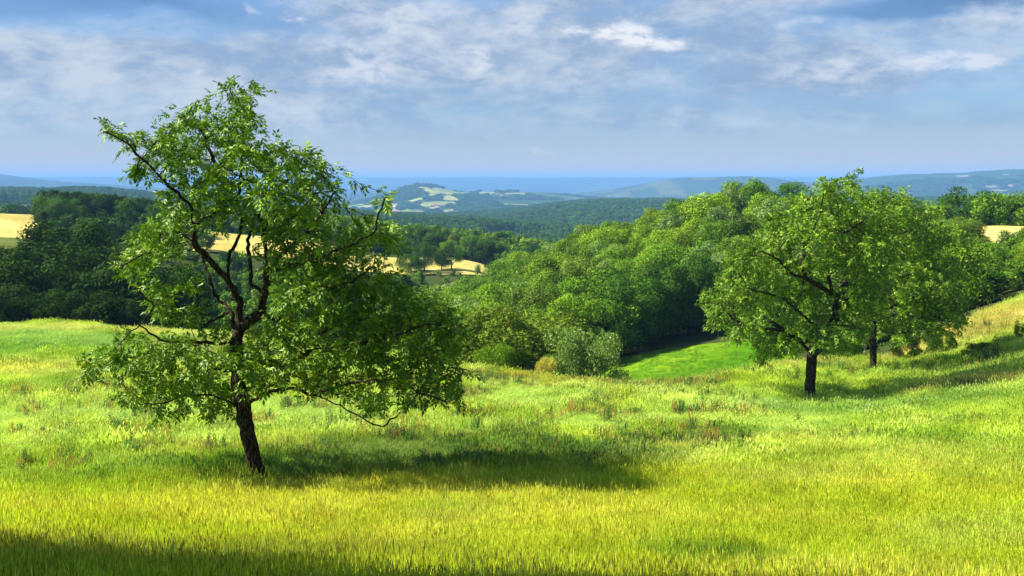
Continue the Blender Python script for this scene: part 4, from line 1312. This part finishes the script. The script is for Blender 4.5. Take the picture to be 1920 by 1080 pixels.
# ------------------------------------------------------------------ the wood on the slope to the right: its trees one by one
SIL_U = [740, 840, 900, 960, 1000, 1060, 1100, 1150, 1200, 1250, 1300, 1370, 1440, 1480, 1520, 1600, 1700, 1760, 1800, 1850, 1920, 2100]
SIL_V = [560, 530, 505, 478, 464, 448, 424, 410, 400, 380, 366, 349, 351, 364, 372, 375, 384, 400, 400, 398, 392, 390]
NEAR_U = [740, 850, 900, 990, 1040, 1172, 1200, 1410, 1440, 1520, 1640, 1750, 1800, 1920, 2150]
NEAR_D = [96, 84, 74, 70, 100, 109, 113, 116, 102, 90, 84, 84, 88, 96, 100]
in_field = lambda u, Y: (Y > 126 and Y < 158 and u > 1815) or (73 < Y < 114 and 1160 < u < 1500)
trees = []


def too_close(X, Y, h, k=0.50):
    for (a, b, c) in trees:
        if (a - X) ** 2 + (b - Y) ** 2 < (k * (h + c) / 2 * 1.0) ** 2: return True
    return False


def spec_for(u, Y, v):
    q = rng.uniform()
    if v < 470:
        return ('round', 'yellowgreen') if q < .42 else ('feather', 'midgreen') if q < .72 else ('tall', 'silver') if q < .86 else ('round', 'olive')
    if u > 1150 and Y < 128 and u < 1500:
        return ('round', 'darkgreen') if q < .75 else ('feather', 'midgreen')
    if u < 1080 and Y < 105:
        return ('feather', 'olive') if q < .45 else ('round', 'midgreen') if q < .8 else ('tall', 'yellowgreen')
    if u > 1700:
        return ('round', 'midgreen') if q < .5 else ('feather', 'darkgreen') if q < .75 else ('round', 'yellowgreen')
    return ('round', 'midgreen') if q < .38 else ('feather', 'yellowgreen') if q < .72 else ('tall', 'olive') if q < .86 else ('round', 'silver')


SHAPE_W = {'round': 'round', 'feather': 'feathery', 'tall': 'slender', 'spread': 'broad', 'bush': 'bushy', 'poplar': 'columnar'}
MAT_W = {'yellowgreen': 'yellow green', 'midgreen': 'fresh green', 'darkgreen': 'deep green', 'silver': 'silvery', 'olive': 'olive green', 'shade': 'very dark green', 'acacia': 'creamy green', 'golden': 'golden'}


def zone_words(u, v):
    row = 'skyline' if v < 430 else 'upper' if v < 470 else 'middle' if v < 540 else 'lower' if v < 600 else 'bottom'
    side = 'near the big walnut' if u < 930 else 'left of the creamy bush' if u < 1080 else 'above the creamy bush' if u < 1200 else 'above the pasture' if u < 1400 else 'behind the walnut pair' if u < 1700 else 'right of the walnut pair'
    return f'in {row} wood {side}'


def wood_label(key, mat, u, v):
    return f'{SHAPE_W[key]} {MAT_W[mat]} tree {zone_words(u, v)}'


COUNT_W = ['', 'first', 'second', 'third', 'fourth', 'fifth', 'sixth', 'seventh', 'eighth', 'ninth', 'tenth', 'eleventh', 'twelfth', 'thirteenth', 'fourteenth', 'fifteenth', 'sixteenth']


def tell_apart(objs):
    """look-alikes get their place in the row they stand in, read from the left"""
    by = {}
    for o in objs: by.setdefault(o['label'], []).append(o)
    for lab, os_ in by.items():
        if len(os_) < 2: continue
        os_.sort(key=lambda o: o.location.x / o.location.y)
        for k, o in enumerate(os_):
            o['label'] = lab + (', leftmost' if k == 0 else ', rightmost' if k == len(os_) - 1 else f', {COUNT_W[min(k + 1, 16)]} from left')


WG = 'broadleaf trees of the wood covering the right slope'
# hand placed: column, depth, height, shape, colour
HAND = [(880, 76, 8.0, 'feather', 'yellowgreen'), (925, 72, 7.4, 'feather', 'olive'), (965, 74, 9.0, 'round', 'olive'), (985, 82, 9.4, 'feather', 'olive'), (900, 84, 9, 'round', 'midgreen'), (1040, 106, 9.2, 'tall', 'midgreen'),
        (1090, 109, 8.6, 'feather', 'yellowgreen'), (1000, 97, 9.5, 'round', 'darkgreen'), (945, 92, 9.5, 'round', 'yellowgreen'), (1165, 113, 8.5, 'round', 'darkgreen'), (1195, 117, 8.5, 'round', 'darkgreen'), (1245, 119, 9, 'round', 'darkgreen'),
        (1295, 119, 8.4, 'feather', 'darkgreen'), (1345, 120, 9.2, 'round', 'darkgreen'), (1395, 120, 8.6, 'round', 'darkgreen'), (1440, 108, 8, 'round', 'midgreen'), (1500, 98, 8, 'round', 'darkgreen'), (1570, 95, 8.5, 'round', 'darkgreen'),
        (1130, 111, 8.2, 'round', 'midgreen'), (1375, 165, 9.4, 'tall', 'silver'), (1330, 128, 9.4, 'tall', 'silver'), (1450, 170, 10.5, 'round', 'darkgreen'), (1400, 176, 10.5, 'round', 'midgreen'),
        (1890, 104, 4.5, 'round', 'midgreen'), (1840, 98, 5.2, 'feather', 'midgreen'), (1790, 95, 6.6, 'round', 'darkgreen'), (1940, 110, 4.6, 'feather', 'midgreen'), (1865, 92, 3.5, 'round', 'darkgreen'), (1910, 95, 3.2, 'feather', 'midgreen'),
        (1815, 168, 9.5, 'round', 'darkgreen'), (1872, 172, 8.3, 'round', 'midgreen'), (1895, 172, 9.2, 'round', 'midgreen'), (1845, 170, 7.4, 'feather', 'darkgreen'), (1925, 170, 7.6, 'round', 'darkgreen')]
cand = []
for (u, Y, h, key, mat) in HAND:
    t_ = (u - 960) / FPX
    trees.append((t_ * Y, Y, h)); cand.append((t_ * Y, Y, h, key, mat))
tries = 0
while tries < 9000:
    tries += 1
    u = rng.uniform(735, 2120); Y = math.sqrt(rng.uniform(68 ** 2, 205 ** 2))
    if Y < np.interp(u, NEAR_U, NEAR_D) or in_field(u, Y): continue
    X = (u - 960) / FPX * Y
    h = rng.uniform(7.2, 10.4)
    if Y > 200 and rng.uniform() < 0.5: continue
    if too_close(X, Y, h, 0.60): continue
    z = gz(X, Y)
    lim = (338 - np.interp(u, SIL_U, SIL_V)) / FPX * Y + rng.uniform(-0.5, 0.35)
    if u > 1815 and Y < 130: lim = min(lim, (338 - 446) / FPX * Y)
    h = min(h, lim - z)
    if u > 1815 and Y < 130 and h > 2.4: h = max(h, 4.2)
    if h < 4.2: continue
    vtop = uv_of(X, Y, z + h * 0.7)[1]
    key, mat = spec_for(u, Y, vtop)
    trees.append((X, Y, h)); cand.append((X, Y, h, key, mat))
# the largest in view become trees of their own, the rest one mass
cand.sort(key=lambda c: -(c[2] / c[1] if -0.56 < c[0] / c[1] < 0.56 else 0))
LIMIT = 215
rest = []
for k, (X, Y, h, key, mat) in enumerate(cand):
    z = gz(X, Y)
    if k < LIMIT:
        u, v = uv_of(X, Y, z + h * 0.6)
        wood_tree('broadleaf_tree', X, Y, h, key, mat, wood_label(key, mat, u, v), WG, rng.uniform(0.98, 1.25), lean=rng.normal(0, .03))
    else:
        rest.append((X, Y, z, h, key, mat))
print('WOOD', len(cand))

# ------------------------------------------------------------------ trees on the left: dark group behind the meadow and the hedge on the wheat field
LG = 'shade-coloured oaks crowding the hollow behind the left edge of the meadow'
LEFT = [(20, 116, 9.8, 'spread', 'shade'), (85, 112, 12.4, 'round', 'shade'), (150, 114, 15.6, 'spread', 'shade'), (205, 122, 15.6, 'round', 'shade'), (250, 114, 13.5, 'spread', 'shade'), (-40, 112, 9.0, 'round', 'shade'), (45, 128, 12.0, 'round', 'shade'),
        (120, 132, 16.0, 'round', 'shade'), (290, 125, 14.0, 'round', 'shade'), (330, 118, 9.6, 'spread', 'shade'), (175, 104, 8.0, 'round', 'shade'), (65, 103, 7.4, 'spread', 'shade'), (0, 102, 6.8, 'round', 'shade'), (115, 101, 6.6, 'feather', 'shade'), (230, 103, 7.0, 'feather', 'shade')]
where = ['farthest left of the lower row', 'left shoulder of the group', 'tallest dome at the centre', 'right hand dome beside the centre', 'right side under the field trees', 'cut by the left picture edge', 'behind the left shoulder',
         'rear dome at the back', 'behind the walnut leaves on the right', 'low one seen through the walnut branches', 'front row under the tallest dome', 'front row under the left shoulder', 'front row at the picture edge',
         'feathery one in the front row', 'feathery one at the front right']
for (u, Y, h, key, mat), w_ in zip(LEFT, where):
    wood_tree('oak_tree', (u - 960) / FPX * Y, Y, h, key, mat, f'shade-coloured dark oak behind the left meadow edge, {w_}', LG, 1.05)
FG = 'trees along the top edge of the wheat field'
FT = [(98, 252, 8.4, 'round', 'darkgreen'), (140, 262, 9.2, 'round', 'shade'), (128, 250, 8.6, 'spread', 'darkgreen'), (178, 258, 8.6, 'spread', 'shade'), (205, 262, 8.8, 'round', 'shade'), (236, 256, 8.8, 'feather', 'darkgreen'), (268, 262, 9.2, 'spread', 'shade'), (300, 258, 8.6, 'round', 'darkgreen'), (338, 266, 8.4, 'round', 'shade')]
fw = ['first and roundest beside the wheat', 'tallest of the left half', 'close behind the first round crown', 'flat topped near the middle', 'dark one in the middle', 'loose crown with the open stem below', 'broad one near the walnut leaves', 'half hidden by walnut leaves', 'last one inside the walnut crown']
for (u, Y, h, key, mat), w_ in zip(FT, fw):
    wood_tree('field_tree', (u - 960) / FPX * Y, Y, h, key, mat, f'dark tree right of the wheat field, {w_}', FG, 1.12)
SG = 'single trees in and below the hay field'
for (u, Y, h, key, mat, lab) in [(795, 262, 8.4, 'round', 'darkgreen', 'round dark tree standing alone in front of the pale hay field'), (770, 258, 5.0, 'bush', 'darkgreen', 'low dark bush leaning on the left of the round dark tree'),
                                 (846, 268, 8.2, 'feather', 'midgreen', 'lighter green tree on the hay field right of the round dark tree'), (828, 266, 6.2, 'tall', 'olive', 'thin sparse tree between the round dark tree and its lighter neighbour'),
                                 (895, 238, 6.5, 'poplar', 'silver', 'slim pale tree below the right tip of the hay field'), (940, 262, 6.0, 'tall', 'silver', 'pale grey green tree at the right tip of the hay field'),
                                 (960, 250, 7.0, 'round', 'yellowgreen', 'yellow green tree closing the right end of the hay field')]:
    wood_tree('lone_tree', (u - 960) / FPX * Y, Y, h, key, mat, lab, SG, 1.05)
# bush at the meadow crest and its golden neighbour
p = P(1092, 700, 63); wood_tree('bush', p.x, 63, 5.2, 'bush', 'acacia', 'large domed bush with creamy wind-turned leaves at the meadow edge', None, 0.72, 'bush', sink=0.0)
p = P(1024, 700, 61.5); wood_tree('bush', p.x, 61.5, 2.3, 'bush', 'golden', 'small golden yellow shrub at the left foot of the domed bush', None, 0.5, 'bush')
p = P(930, 690, 66); wood_tree('bush', p.x, 66, 3.6, 'bush', 'yellowgreen', 'light green bush under the trees left of the golden shrub', None, 0.62, 'bush')
# small growth under the right trees
q = at(1766, 668, 40, 90); wood_tree('young_shrub', q.x, q.y, 1.75, 'bush', 'darkgreen', 'dark leafy shrub with upright tip under the leaning dead branch', None, 0.72, 'bush')
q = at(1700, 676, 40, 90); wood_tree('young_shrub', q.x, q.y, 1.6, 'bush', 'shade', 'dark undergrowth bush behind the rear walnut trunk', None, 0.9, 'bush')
q = at(1595, 682, 40, 90); wood_tree('young_shrub', q.x, q.y + 1, 1.5, 'bush', 'darkgreen', 'low dark bush between the two walnut trunks', None, 0.9, 'bush')
q = at(1835, 668, 40, 90); wood_tree('young_shrub', q.x, q.y, 0.9, 'bush', 'olive', 'grey green scrub tuft right of the leaning dead branch', None, 1.3, 'bush')
q = at(1908, 668, 40, 90)
t = empty('sapling', q); tag(t, 'thin sapling with white trunk near the right picture edge', 'sapling')
link('trunk', tube_mesh('trunk', [([np.array((0, 0, 0)), np.array((0.02, 0, .7)), np.array((-.03, 0, 1.3)), np.array((0.02, 0, 1.9))], [.03, .024, .014, .005]), ([np.array((0, 0, 1.)), np.array((.3, .1, 1.5))], [.015, .006]), ([np.array((0, 0, 1.1)), np.array((-.35, .1, 1.45))], [.015, .006])], M['white']), t)
c = link('crown', crown_mesh('tall', 0, 'olive'), t); c.scale = (0.9, 0.9, 1.1); c.location = (0, 0, 0.95)
a = at(1798, 655, 40, 90); b_ = P(1768, 618, a.y - 0.2)
me = tube_mesh('dead_branch', [(densify([tuple(a - Vector((0, 0, .1))), tuple((a + b_) / 2 + Vector((.12, 0, .06))), tuple(b_), tuple(b_ + Vector((-.5, 0, .1)))], .2, .015, rng), list(np.linspace(.085, .02, 40)))], M['bark'])
tag(link('dead_branch', me), 'leaning bare dead branch propped under the right edge of the rear walnut', 'branch')
# dark bush clump at the bottom edge with a bare twig
for (u, v, s_, lab) in ((1330, 1074, 0.50, 'dark nettle clump poking in at the bottom of the picture'), (1255, 838, 0.62, 'dark clump of nettles at the right end of the tree shadow'), (1200, 836, 0.50, 'small dark nettle tuft left of the larger clump at the shadow end')):
    q = at(u, v, 8, 60)
    wood_tree('nettle_clump', q.x, q.y, s_, 'bush', 'darkgreen', lab, None, 0.95, 'plant', sink=0.03)
q = at(1400, 1078, 8, 60); z0 = np.array(q) * 0
tw = [([z0, np.array((.06, .0, .25)), np.array((.12, 0, .42)), np.array((.26, 0, .56))], [.010, .007, .005, .003]), ([np.array((.10, 0, .36)), np.array((.05, 0, .5))], [.005, .002]), ([np.array((.14, 0, .44)), np.array((.26, .02, .46))], [.005, .002]), ([np.array((.2, 0, .5)), np.array((.2, 0, .6))], [.004, .002])]
o = link('bramble_twig', tube_mesh('bramble_twig', tw, M['bark'])); o.location = q
tag(o, 'thin dark bramble twig leaning right at the bottom of the picture', 'plant')

# ------------------------------------------------------------------ woods too numerous to count: canopies as one mass each
LOD = []
for key, s_, n_, lf in (('round', 61, 2600, 0.036), ('round', 62, 2600, 0.036), ('feather', 63, 2600, 0.033), ('tall', 64, 2200, 0.034)):
    cm, _, _ = crown_proto('canopy', s_, n_, lf, key, 0.05)
    LOD.append(cm)
lodp = []
for mat in ('yellowgreen', 'midgreen', 'darkgreen', 'olive', 'silver', 'shade', 'canopy'):
    for cm in LOD:
        me = cm.copy(); me.materials.clear(); me.materials.append(M[mat]); lodp.append(proto('canopy', me))
MI = {m: i * 4 for i, m in enumerate(('yellowgreen', 'midgreen', 'darkgreen', 'olive', 'silver', 'shade', 'canopy'))}


def mass(name, X, Y, H, mats, label, wide=1.15):
    n = len(X)
    idx = np.array([MI[m] for m in mats]) + rng.integers(0, 4, n)
    rot = np.stack([rng.normal(0, .05, n), rng.normal(0, .05, n), rng.uniform(0, 6.28, n)], 1)
    return scatter(name, np.stack([X, Y, ground_z(X, Y) - 0.04 * H], 1), rot, np.stack([H * wide, H * wide, H], 1), idx, None, lodp, label)


if rest:
    mass('rear_wood', np.array([r_[0] for r_ in rest]), np.array([r_[1] for r_ in rest]), np.array([r_[3] for r_ in rest]) * 0.95, [r_[5] for r_ in rest], 'smaller trees filling the back of the right wood')


def wood_region(us, Ys, spacing, jitter=0.45, test=None):
    """points on a jittered grid inside a column / depth window"""
    y = Ys[0]; X, Y = [], []
    while y < Ys[1]:
        x0, x1 = (us[0] - 960) / FPX * y, (us[1] - 960) / FPX * y
        n = int((x1 - x0) / spacing)
        xs = x0 + (np.arange(n) + rng.uniform(-jitter, jitter, n)) * spacing
        ys = y + rng.uniform(-jitter, jitter, n) * spacing
        X.append(xs); Y.append(ys); y += spacing
    X = np.concatenate(X); Y = np.concatenate(Y)
    if test is not None:
        k = test(X, Y); X, Y = X[k], Y[k]
    return X, Y


def uu(X, Y): return 960 + FPX * X / Y


def pick(n, table):
    names = [a for a, _ in table]; p = np.array([b for _, b in table]); p = p / p.sum()
    return [names[i] for i in rng.choice(len(names), n, p=p)]


# wood strip behind the hay field: front row counted, the rest a mass
ROWG = 'front row of the wood behind the hay field'
fr_lab = ['near the round dark tree', 'meeting the right slope', 'above the hay field', 'beside the walnut crown']
uf = 655
k = 0
while uf < 1035:
    Yf = np.interp(uf, [640, 720, 900, 1035], [338, 334, 312, 300]) + rng.uniform(0, 6)
    mt = pick(1, [('darkgreen', .45), ('midgreen', .4), ('olive', .15)])[0]
    ky = ('round', 'feather', 'tall')[int(rng.integers(0, 3))]
    lb = fr_lab[3] if uf < 745 else fr_lab[2] if uf < 780 or 870 < uf < 930 else fr_lab[0] if uf < 870 else fr_lab[1]
    hh = rng.uniform(8.0, 10.5)
    wood_tree('edge_tree', (uf - 960) / FPX * Yf, Yf, hh, ky, mt, f'{SHAPE_W[ky]} {MAT_W[mt]} tree in far wood edge {lb}', ROWG, rng.uniform(.9, 1.1))
    uf += rng.uniform(21, 30); k += 1
X, Y = wood_region((350, 1120), (306, 470), 7.2, test=lambda X, Y: (Y > np.interp(uu(X, Y), [350, 640, 720, 900, 1035], [345, 345, 342, 320, 306])))
mass('wood_behind_hay_field', X, Y, rng.uniform(7.0, 10.5, len(X)), pick(len(X), [('midgreen', .5), ('darkgreen', .2), ('yellowgreen', .3)]), 'sunlit green wood rolling behind the hay field')
# valley floor scrub between the meadow and the hay field
X, Y = wood_region((250, 900), (150, 240), 7.0, test=lambda X, Y: (uu(X, Y) > 330) & (Y < np.interp(uu(X, Y), [330, 560, 760, 860, 900], [225, 222, 238, 232, 225])))
mass('valley_wood', X, Y, rng.uniform(3.5, 6.5, len(X)), pick(len(X), [('darkgreen', .5), ('midgreen', .4), ('yellowgreen', .1)]), 'scrubby trees in the valley below the hay field')
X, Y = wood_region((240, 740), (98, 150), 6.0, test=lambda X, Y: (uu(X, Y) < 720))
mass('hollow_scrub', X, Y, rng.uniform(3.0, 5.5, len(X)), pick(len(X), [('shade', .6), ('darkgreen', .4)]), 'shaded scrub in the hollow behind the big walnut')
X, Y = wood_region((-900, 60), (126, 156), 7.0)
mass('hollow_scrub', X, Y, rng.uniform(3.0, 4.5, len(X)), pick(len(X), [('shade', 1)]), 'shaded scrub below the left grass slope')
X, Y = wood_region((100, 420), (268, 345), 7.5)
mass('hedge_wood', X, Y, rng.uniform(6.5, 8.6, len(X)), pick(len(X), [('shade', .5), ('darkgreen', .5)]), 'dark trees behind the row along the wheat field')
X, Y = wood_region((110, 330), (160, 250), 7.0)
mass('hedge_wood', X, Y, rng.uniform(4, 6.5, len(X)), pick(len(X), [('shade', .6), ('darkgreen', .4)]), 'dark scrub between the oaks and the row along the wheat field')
X, Y = wood_region((560, 1000), (215, 236), 6.0)
mass('valley_wood', X, Y, rng.uniform(2.4, 3.4, len(X)), pick(len(X), [('midgreen', .6), ('darkgreen', .4)]), 'bushy trees along the near side of the hay field')
X, Y = wood_region((560, 1000), (234, 264), 5.0, test=lambda X, Y: Y < np.interp(uu(X, Y), [330, 925], [236, 262]) - 1.0)
mass('valley_wood', X, Y, rng.uniform(0.9, 1.6, len(X)), pick(len(X), [('midgreen', .5), ('darkgreen', .3), ('yellowgreen', .2)]), 'bushes edging the hay field on its near side')
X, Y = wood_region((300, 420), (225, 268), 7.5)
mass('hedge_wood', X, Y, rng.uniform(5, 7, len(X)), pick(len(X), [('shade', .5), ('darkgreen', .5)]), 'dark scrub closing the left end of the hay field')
# trees on the near right skyline behind the straw strip
X, Y = wood_region((1780, 2200), (158, 200), 6.5)
mass('skyline_wood', X, Y, rng.uniform(4.5, 6.5, len(X)), pick(len(X), [('midgreen', .5), ('darkgreen', .5)]), 'hedge trees behind the straw strip on the right')
X, Y = wood_region((1840, 2250), (101, 122), 4.5)
mass('skyline_wood', X, Y, rng.uniform(1.8, 2.8, len(X)), pick(len(X), [('midgreen', .5), ('yellowgreen', .5)]), 'bushes between the meadow crest and the straw strip')


COUNT_W2 = COUNT_W + ['seventeenth', 'eighteenth', 'nineteenth', 'twentieth']
VL = [('pale house in the village on the right plain', 'houses of the village on the right plain', [(1852, 3650), (1858, 3700), (1866, 3600), (1872, 3680), (1877, 3640), (1862, 3760), (1874, 3780), (1880, 3700), (1826, 3750), (1846, 3800), (1895, 3720), (1905, 3700), (1912, 3760), (1868, 3560), (1848, 3560), (1838, 3640), (1886, 3600)]),
      ('small pale house in the valley under the knoll', 'houses scattered under the knoll', [(812, 3400), (822, 3420), (829, 3380), (818, 3450), (742, 3150), (736, 3100), (748, 3080), (760, 3000), (728, 3250), (790, 3000), (846, 3100), (895, 3050), (900, 3080), (885, 3020), (960, 3200), (972, 3250), (985, 3150), (1000, 3200), (940, 4300), (935, 4350)]),
      ('tiny white house on the far left hillside', 'houses on the far left hillside', [(22, 2450), (31, 2480), (48, 2500), (26, 2440)])]
HOUSES = [((u - 960) / FPX * Y, Y) for _, _, pl in VL for u, Y in pl] + [((u - 960) / FPX * Y, Y) for u, Y in ((909, 830), (858, 800), (20, 960), (37, 955), (56, 965), (1827, 3700))]


def not_field(X, Y):
    ok_ = np.ones(len(X), bool)
    for cs_, _, _ in far_fields:
        c = np.array([(p.x, p.y) for p in cs_]); m_ = c.mean(0)
        d_ = c - m_; c = m_ + d_ * (1 + 14 / np.maximum(np.linalg.norm(d_, axis=1), 1))[:, None]
        c[:2, 1] -= 0.006 * m_[1]
        ins = np.ones(len(X), bool); sg = None
        for k in range(4):
            a, b = c[k], c[(k + 1) % 4]
            cr = (b[0] - a[0]) * (Y - a[1]) - (b[1] - a[1]) * (X - a[0])
            ins &= cr > 0
        ok_ &= ~ins
    for a, b in HOUSES:
        ok_ &= ~((np.abs(X - a - 0) < 0.006 * b + 8) & (Y > b - 0.035 * b) & (Y < b + 22))
    px = X + 90 * fbm(X / 400, Y / 400, 51); py = Y + 260 * fbm(X / 500, Y / 500, 53)
    cd = _hash(np.floor(px / 150.0), np.floor(py / (150.0 * 1.7)), 61); wd = fbm(X / 900, Y / 1300, 63, 3)
    return ok_ & ~((cd > 0.84) & (wd < 0.50) & (np.hypot(X, Y) > 2400))


X, Y = wood_region((-250, 2200), (470, 1250), 10.5, test=lambda X, Y: not_field(X, Y) & ~((uu(X, Y) < 66) & (Y < 905) & (Y > 640)))
mass('valley_forest', X, Y, rng.uniform(9, 14, len(X)), pick(len(X), [('canopy', .7), ('darkgreen', .3)]), 'bluish dark forest filling the first valley', 1.1)
X, Y = wood_region((-150, 2080), (1250, 2700), 15, test=not_field)
mass('plateau_forest', X, Y, rng.uniform(10, 15, len(X)), pick(len(X), [('canopy', .7), ('darkgreen', .3)]), 'forest on the low plateau across the valley', 1.5)
X, Y = wood_region((-100, 2020), (2700, 5200), 30, test=lambda X, Y: not_field(X, Y) & ((fbm(X / 260, Y / 420, 95, 3) > 0.46) | ((Y > 4000) & (uu(X, Y) < 830) & (uu(X, Y) > 730))))
mass('far_forest', X, Y, rng.uniform(9, 15, len(X)), pick(len(X), [('canopy', 1)]), 'woods and hedges patterning the far valley and the knoll', 3.0)
tell_apart([o for o in SC.objects if o.get('category') == 'tree' and o.get('group')])
print('SECTION woods')

# ------------------------------------------------------------------ poplars, barns, houses
for (u, Y, h, lab) in ((10, 690, 13.5, 'dark columnar poplar standing at the left picture edge beyond the wheat'), (48, 690, 12.0, 'columnar poplar to the right of the barn roof beyond the wheat'), (30, 700, 10.5, 'bluish poplar half hidden between the two dark poplars')):
    wood_tree('poplar_tree', (u - 960) / FPX * Y, Y, h, 'poplar', 'darkgreen', lab, 'poplars beyond the wheat field', 1.15, 'poplar')
X, Y = wood_region((-20, 66), (640, 690), 7)
mass('hedge_row', X, Y, rng.uniform(3.5, 7.5, len(X)), pick(len(X), [('midgreen', .5), ('darkgreen', .5)]), 'leafy hedge along the far side of the wheat field')


def house(name, x, y, w, d, h, rot, label, cat='house', group=None, wall='wall', roof='roof', win=True, chim=True, lift=0.0):
    z = gz(x, y) + lift
    t = empty(name, (x, y, z)); t.rotation_euler = (0, 0, rot); tag(t, label, cat, group)
    V = np.array([(-w / 2, -d / 2, -3), (w / 2, -d / 2, -3), (w / 2, d / 2, -3), (-w / 2, d / 2, -3), (-w / 2, -d / 2, h), (w / 2, -d / 2, h), (w / 2, d / 2, h), (-w / 2, d / 2, h), (-w / 2, 0, h + d * .28), (w / 2, 0, h + d * .28)])
    me = bpy.data.meshes.new('wall'); me.from_pydata([tuple(v) for v in V], [], [(0, 1, 5, 4), (2, 3, 7, 6), (1, 2, 6, 9, 5), (3, 0, 4, 8, 7)]); me.materials.append(M[wall])
    link('wall', me, t)
    e = 0.4; rh = h + d * .28 + .15; eh = h - e * .5
    V = [(-w / 2 - e, -d / 2 - e, eh), (w / 2 + e, -d / 2 - e, eh), (w / 2 + e, 0, rh), (-w / 2 - e, 0, rh), (-w / 2 - e, d / 2 + e, eh), (w / 2 + e, d / 2 + e, eh)]
    V += [(a_, b_2, c_ + .18) for a_, b_2, c_ in V]
    me = bpy.data.meshes.new('roof'); me.from_pydata(V, [], [(0, 1, 2, 3), (3, 2, 5, 4), (6, 9, 8, 7), (9, 10, 11, 8), (0, 6, 7, 1), (1, 7, 8, 2), (2, 8, 11, 5), (5, 11, 10, 4), (4, 10, 9, 3), (3, 9, 6, 0)]); me.materials.append(M[roof])
    r_ = link('roof', me, t)
    if chim:
        c_ = []
        for a_ in (-.35, .35):
            for b_2 in (-.35, .35):
                for zz_ in (h, rh + 1.0): c_.append((w * .25 + a_, b_2, zz_))
        me = bpy.data.meshes.new('chimney'); me.from_pydata(c_, [], [(0, 1, 5, 4), (2, 6, 7, 3), (0, 2, 3, 1), (4, 5, 7, 6), (1, 3, 7, 5)]); me.materials.append(M[wall]); link('chimney', me, r_)
    if win:
        wm = bpy.data.meshes.new('window'); wm.from_pydata([(-.5, -.03, 0), (.5, -.03, 0), (.5, -.03, 1.4), (-.5, -.03, 1.4), (-.5, .1, 0), (.5, .1, 0), (.5, .1, 1.4), (-.5, .1, 1.4)], [], [(0, 1, 2, 3), (0, 4, 5, 1), (3, 2, 6, 7), (0, 3, 7, 4), (1, 5, 6, 2)]); wm.materials.append(M['dark'])
        for k_ in range(3):
            o_ = link('window', wm, t); o_.location = (-w * .3 + k_ * w * .3, -d / 2, h * .4)
    return t


def hx(u, Y): return (u - 960) / FPX * Y


house('farm_house', hx(909, 830), 830, 14, 9, 4.5, 0.3, 'farmhouse with reddish roof beside the small pale green valley field')
house('farm_house', hx(858, 800), 800, 16, 9, 4.0, -0.2, 'grey roofed farmhouse among dark trees left of the small valley field', roof='slate', lift=1.0)
house('barn', hx(20, 960), 960, 24, 12, 4.5, 0.1, 'long pale walled barn with dark roof between the poplars', 'barn', 'barns beyond the wheat field', 'wall', 'slate', False, False, lift=1.5)
house('barn', hx(37, 960), 955, 20, 12, 4.5, -0.1, 'middle barn with purplish dark roof behind the blue poplar', 'barn', 'barns beyond the wheat field', 'barnwall', 'slate', False, False, lift=1.5)
house('barn', hx(56, 965), 965, 26, 13, 6, 0.2, 'largest dark barn right of the poplars', 'barn', 'barns beyond the wheat field', 'barnwall', 'slate', False, False, lift=1.5)
house('greenhouse', hx(2, 720), 720, 18, 10, 4, 0.0, 'pale grey roofed shed at the left picture edge', 'shed', None, 'wall', 'white', False, False, lift=0)
for lab, grp, pl in VL:
    pl = sorted(pl)
    for k_, (u, Y) in enumerate(pl):
        house('house', hx(u, Y), Y, rng.uniform(10, 17), rng.uniform(8, 10), rng.uniform(4, 6), rng.uniform(-.6, .6), lab + (', leftmost' if k_ == 0 else ', rightmost' if k_ == len(pl) - 1 else f', {COUNT_W2[k_ + 1]} from left'), 'house', grp, roof='roof', win=False, chim=False, lift=1.5)
q = P(1850, 360, 3720); house('church', hx(1827, 3700), 3700, 10, 10, 20, 0.2, 'tall white tower left of the village on the plain', 'tower', None, 'wall', 'slate', False, False, lift=1.5)

# ------------------------------------------------------------------ tree standing outside the picture on the left, whose shadow crosses the foreground
for (X, Y, h, lab) in ((-12.0, 11.3, 7.6, 'large broadleaf tree left of the viewpoint throwing shade on the near grass'), (-16.8, 10.0, 12.6, 'tall broadleaf tree farther left of the viewpoint'),
                       (-11.0, 7.4, 12.8, 'tallest broadleaf tree close on the left of the viewpoint'), (-11.0, 9.0, 8.0, 'smaller broadleaf tree between the taller shade trees')):
    wood_tree('shade_tree', X, Y, h, 'round', 'midgreen', lab, None, 1.0)

# ------------------------------------------------------------------ air
hz_b, hz_t = float(VX[:, 2].min()) - 1.0, float(VX[:, 2].max()) + 12.0
s_ = 19000.0
V = [(a_, b_2, c_) for a_ in (-s_, s_) for b_2 in (-s_, s_) for c_ in (hz_b, hz_t)]
me = bpy.data.meshes.new('haze'); me.from_pydata(V, [], [(0, 1, 3, 2), (4, 6, 7, 5), (0, 4, 5, 1), (2, 3, 7, 6), (0, 2, 6, 4), (1, 5, 7, 3)])
hm = bpy.data.materials.new('haze'); hm.use_nodes = True
for n in list(hm.node_tree.nodes): hm.node_tree.nodes.remove(n)
pv = hm.node_tree.nodes.new('ShaderNodeVolumePrincipled'); mo_ = hm.node_tree.nodes.new('ShaderNodeOutputMaterial')
pv.inputs['Color'].default_value = (0.26, 0.55, 1.0, 1)
pv.inputs['Density'].default_value = 1.35e-4
pv.inputs['Anisotropy'].default_value = 0.0
hm.node_tree.links.new(pv.outputs[0], mo_.inputs['Volume'])
me.materials.append(hm)
tag(link('haze', me), 'thin blue summer haze', kind='stuff')
print('haze box', hz_b, hz_t)
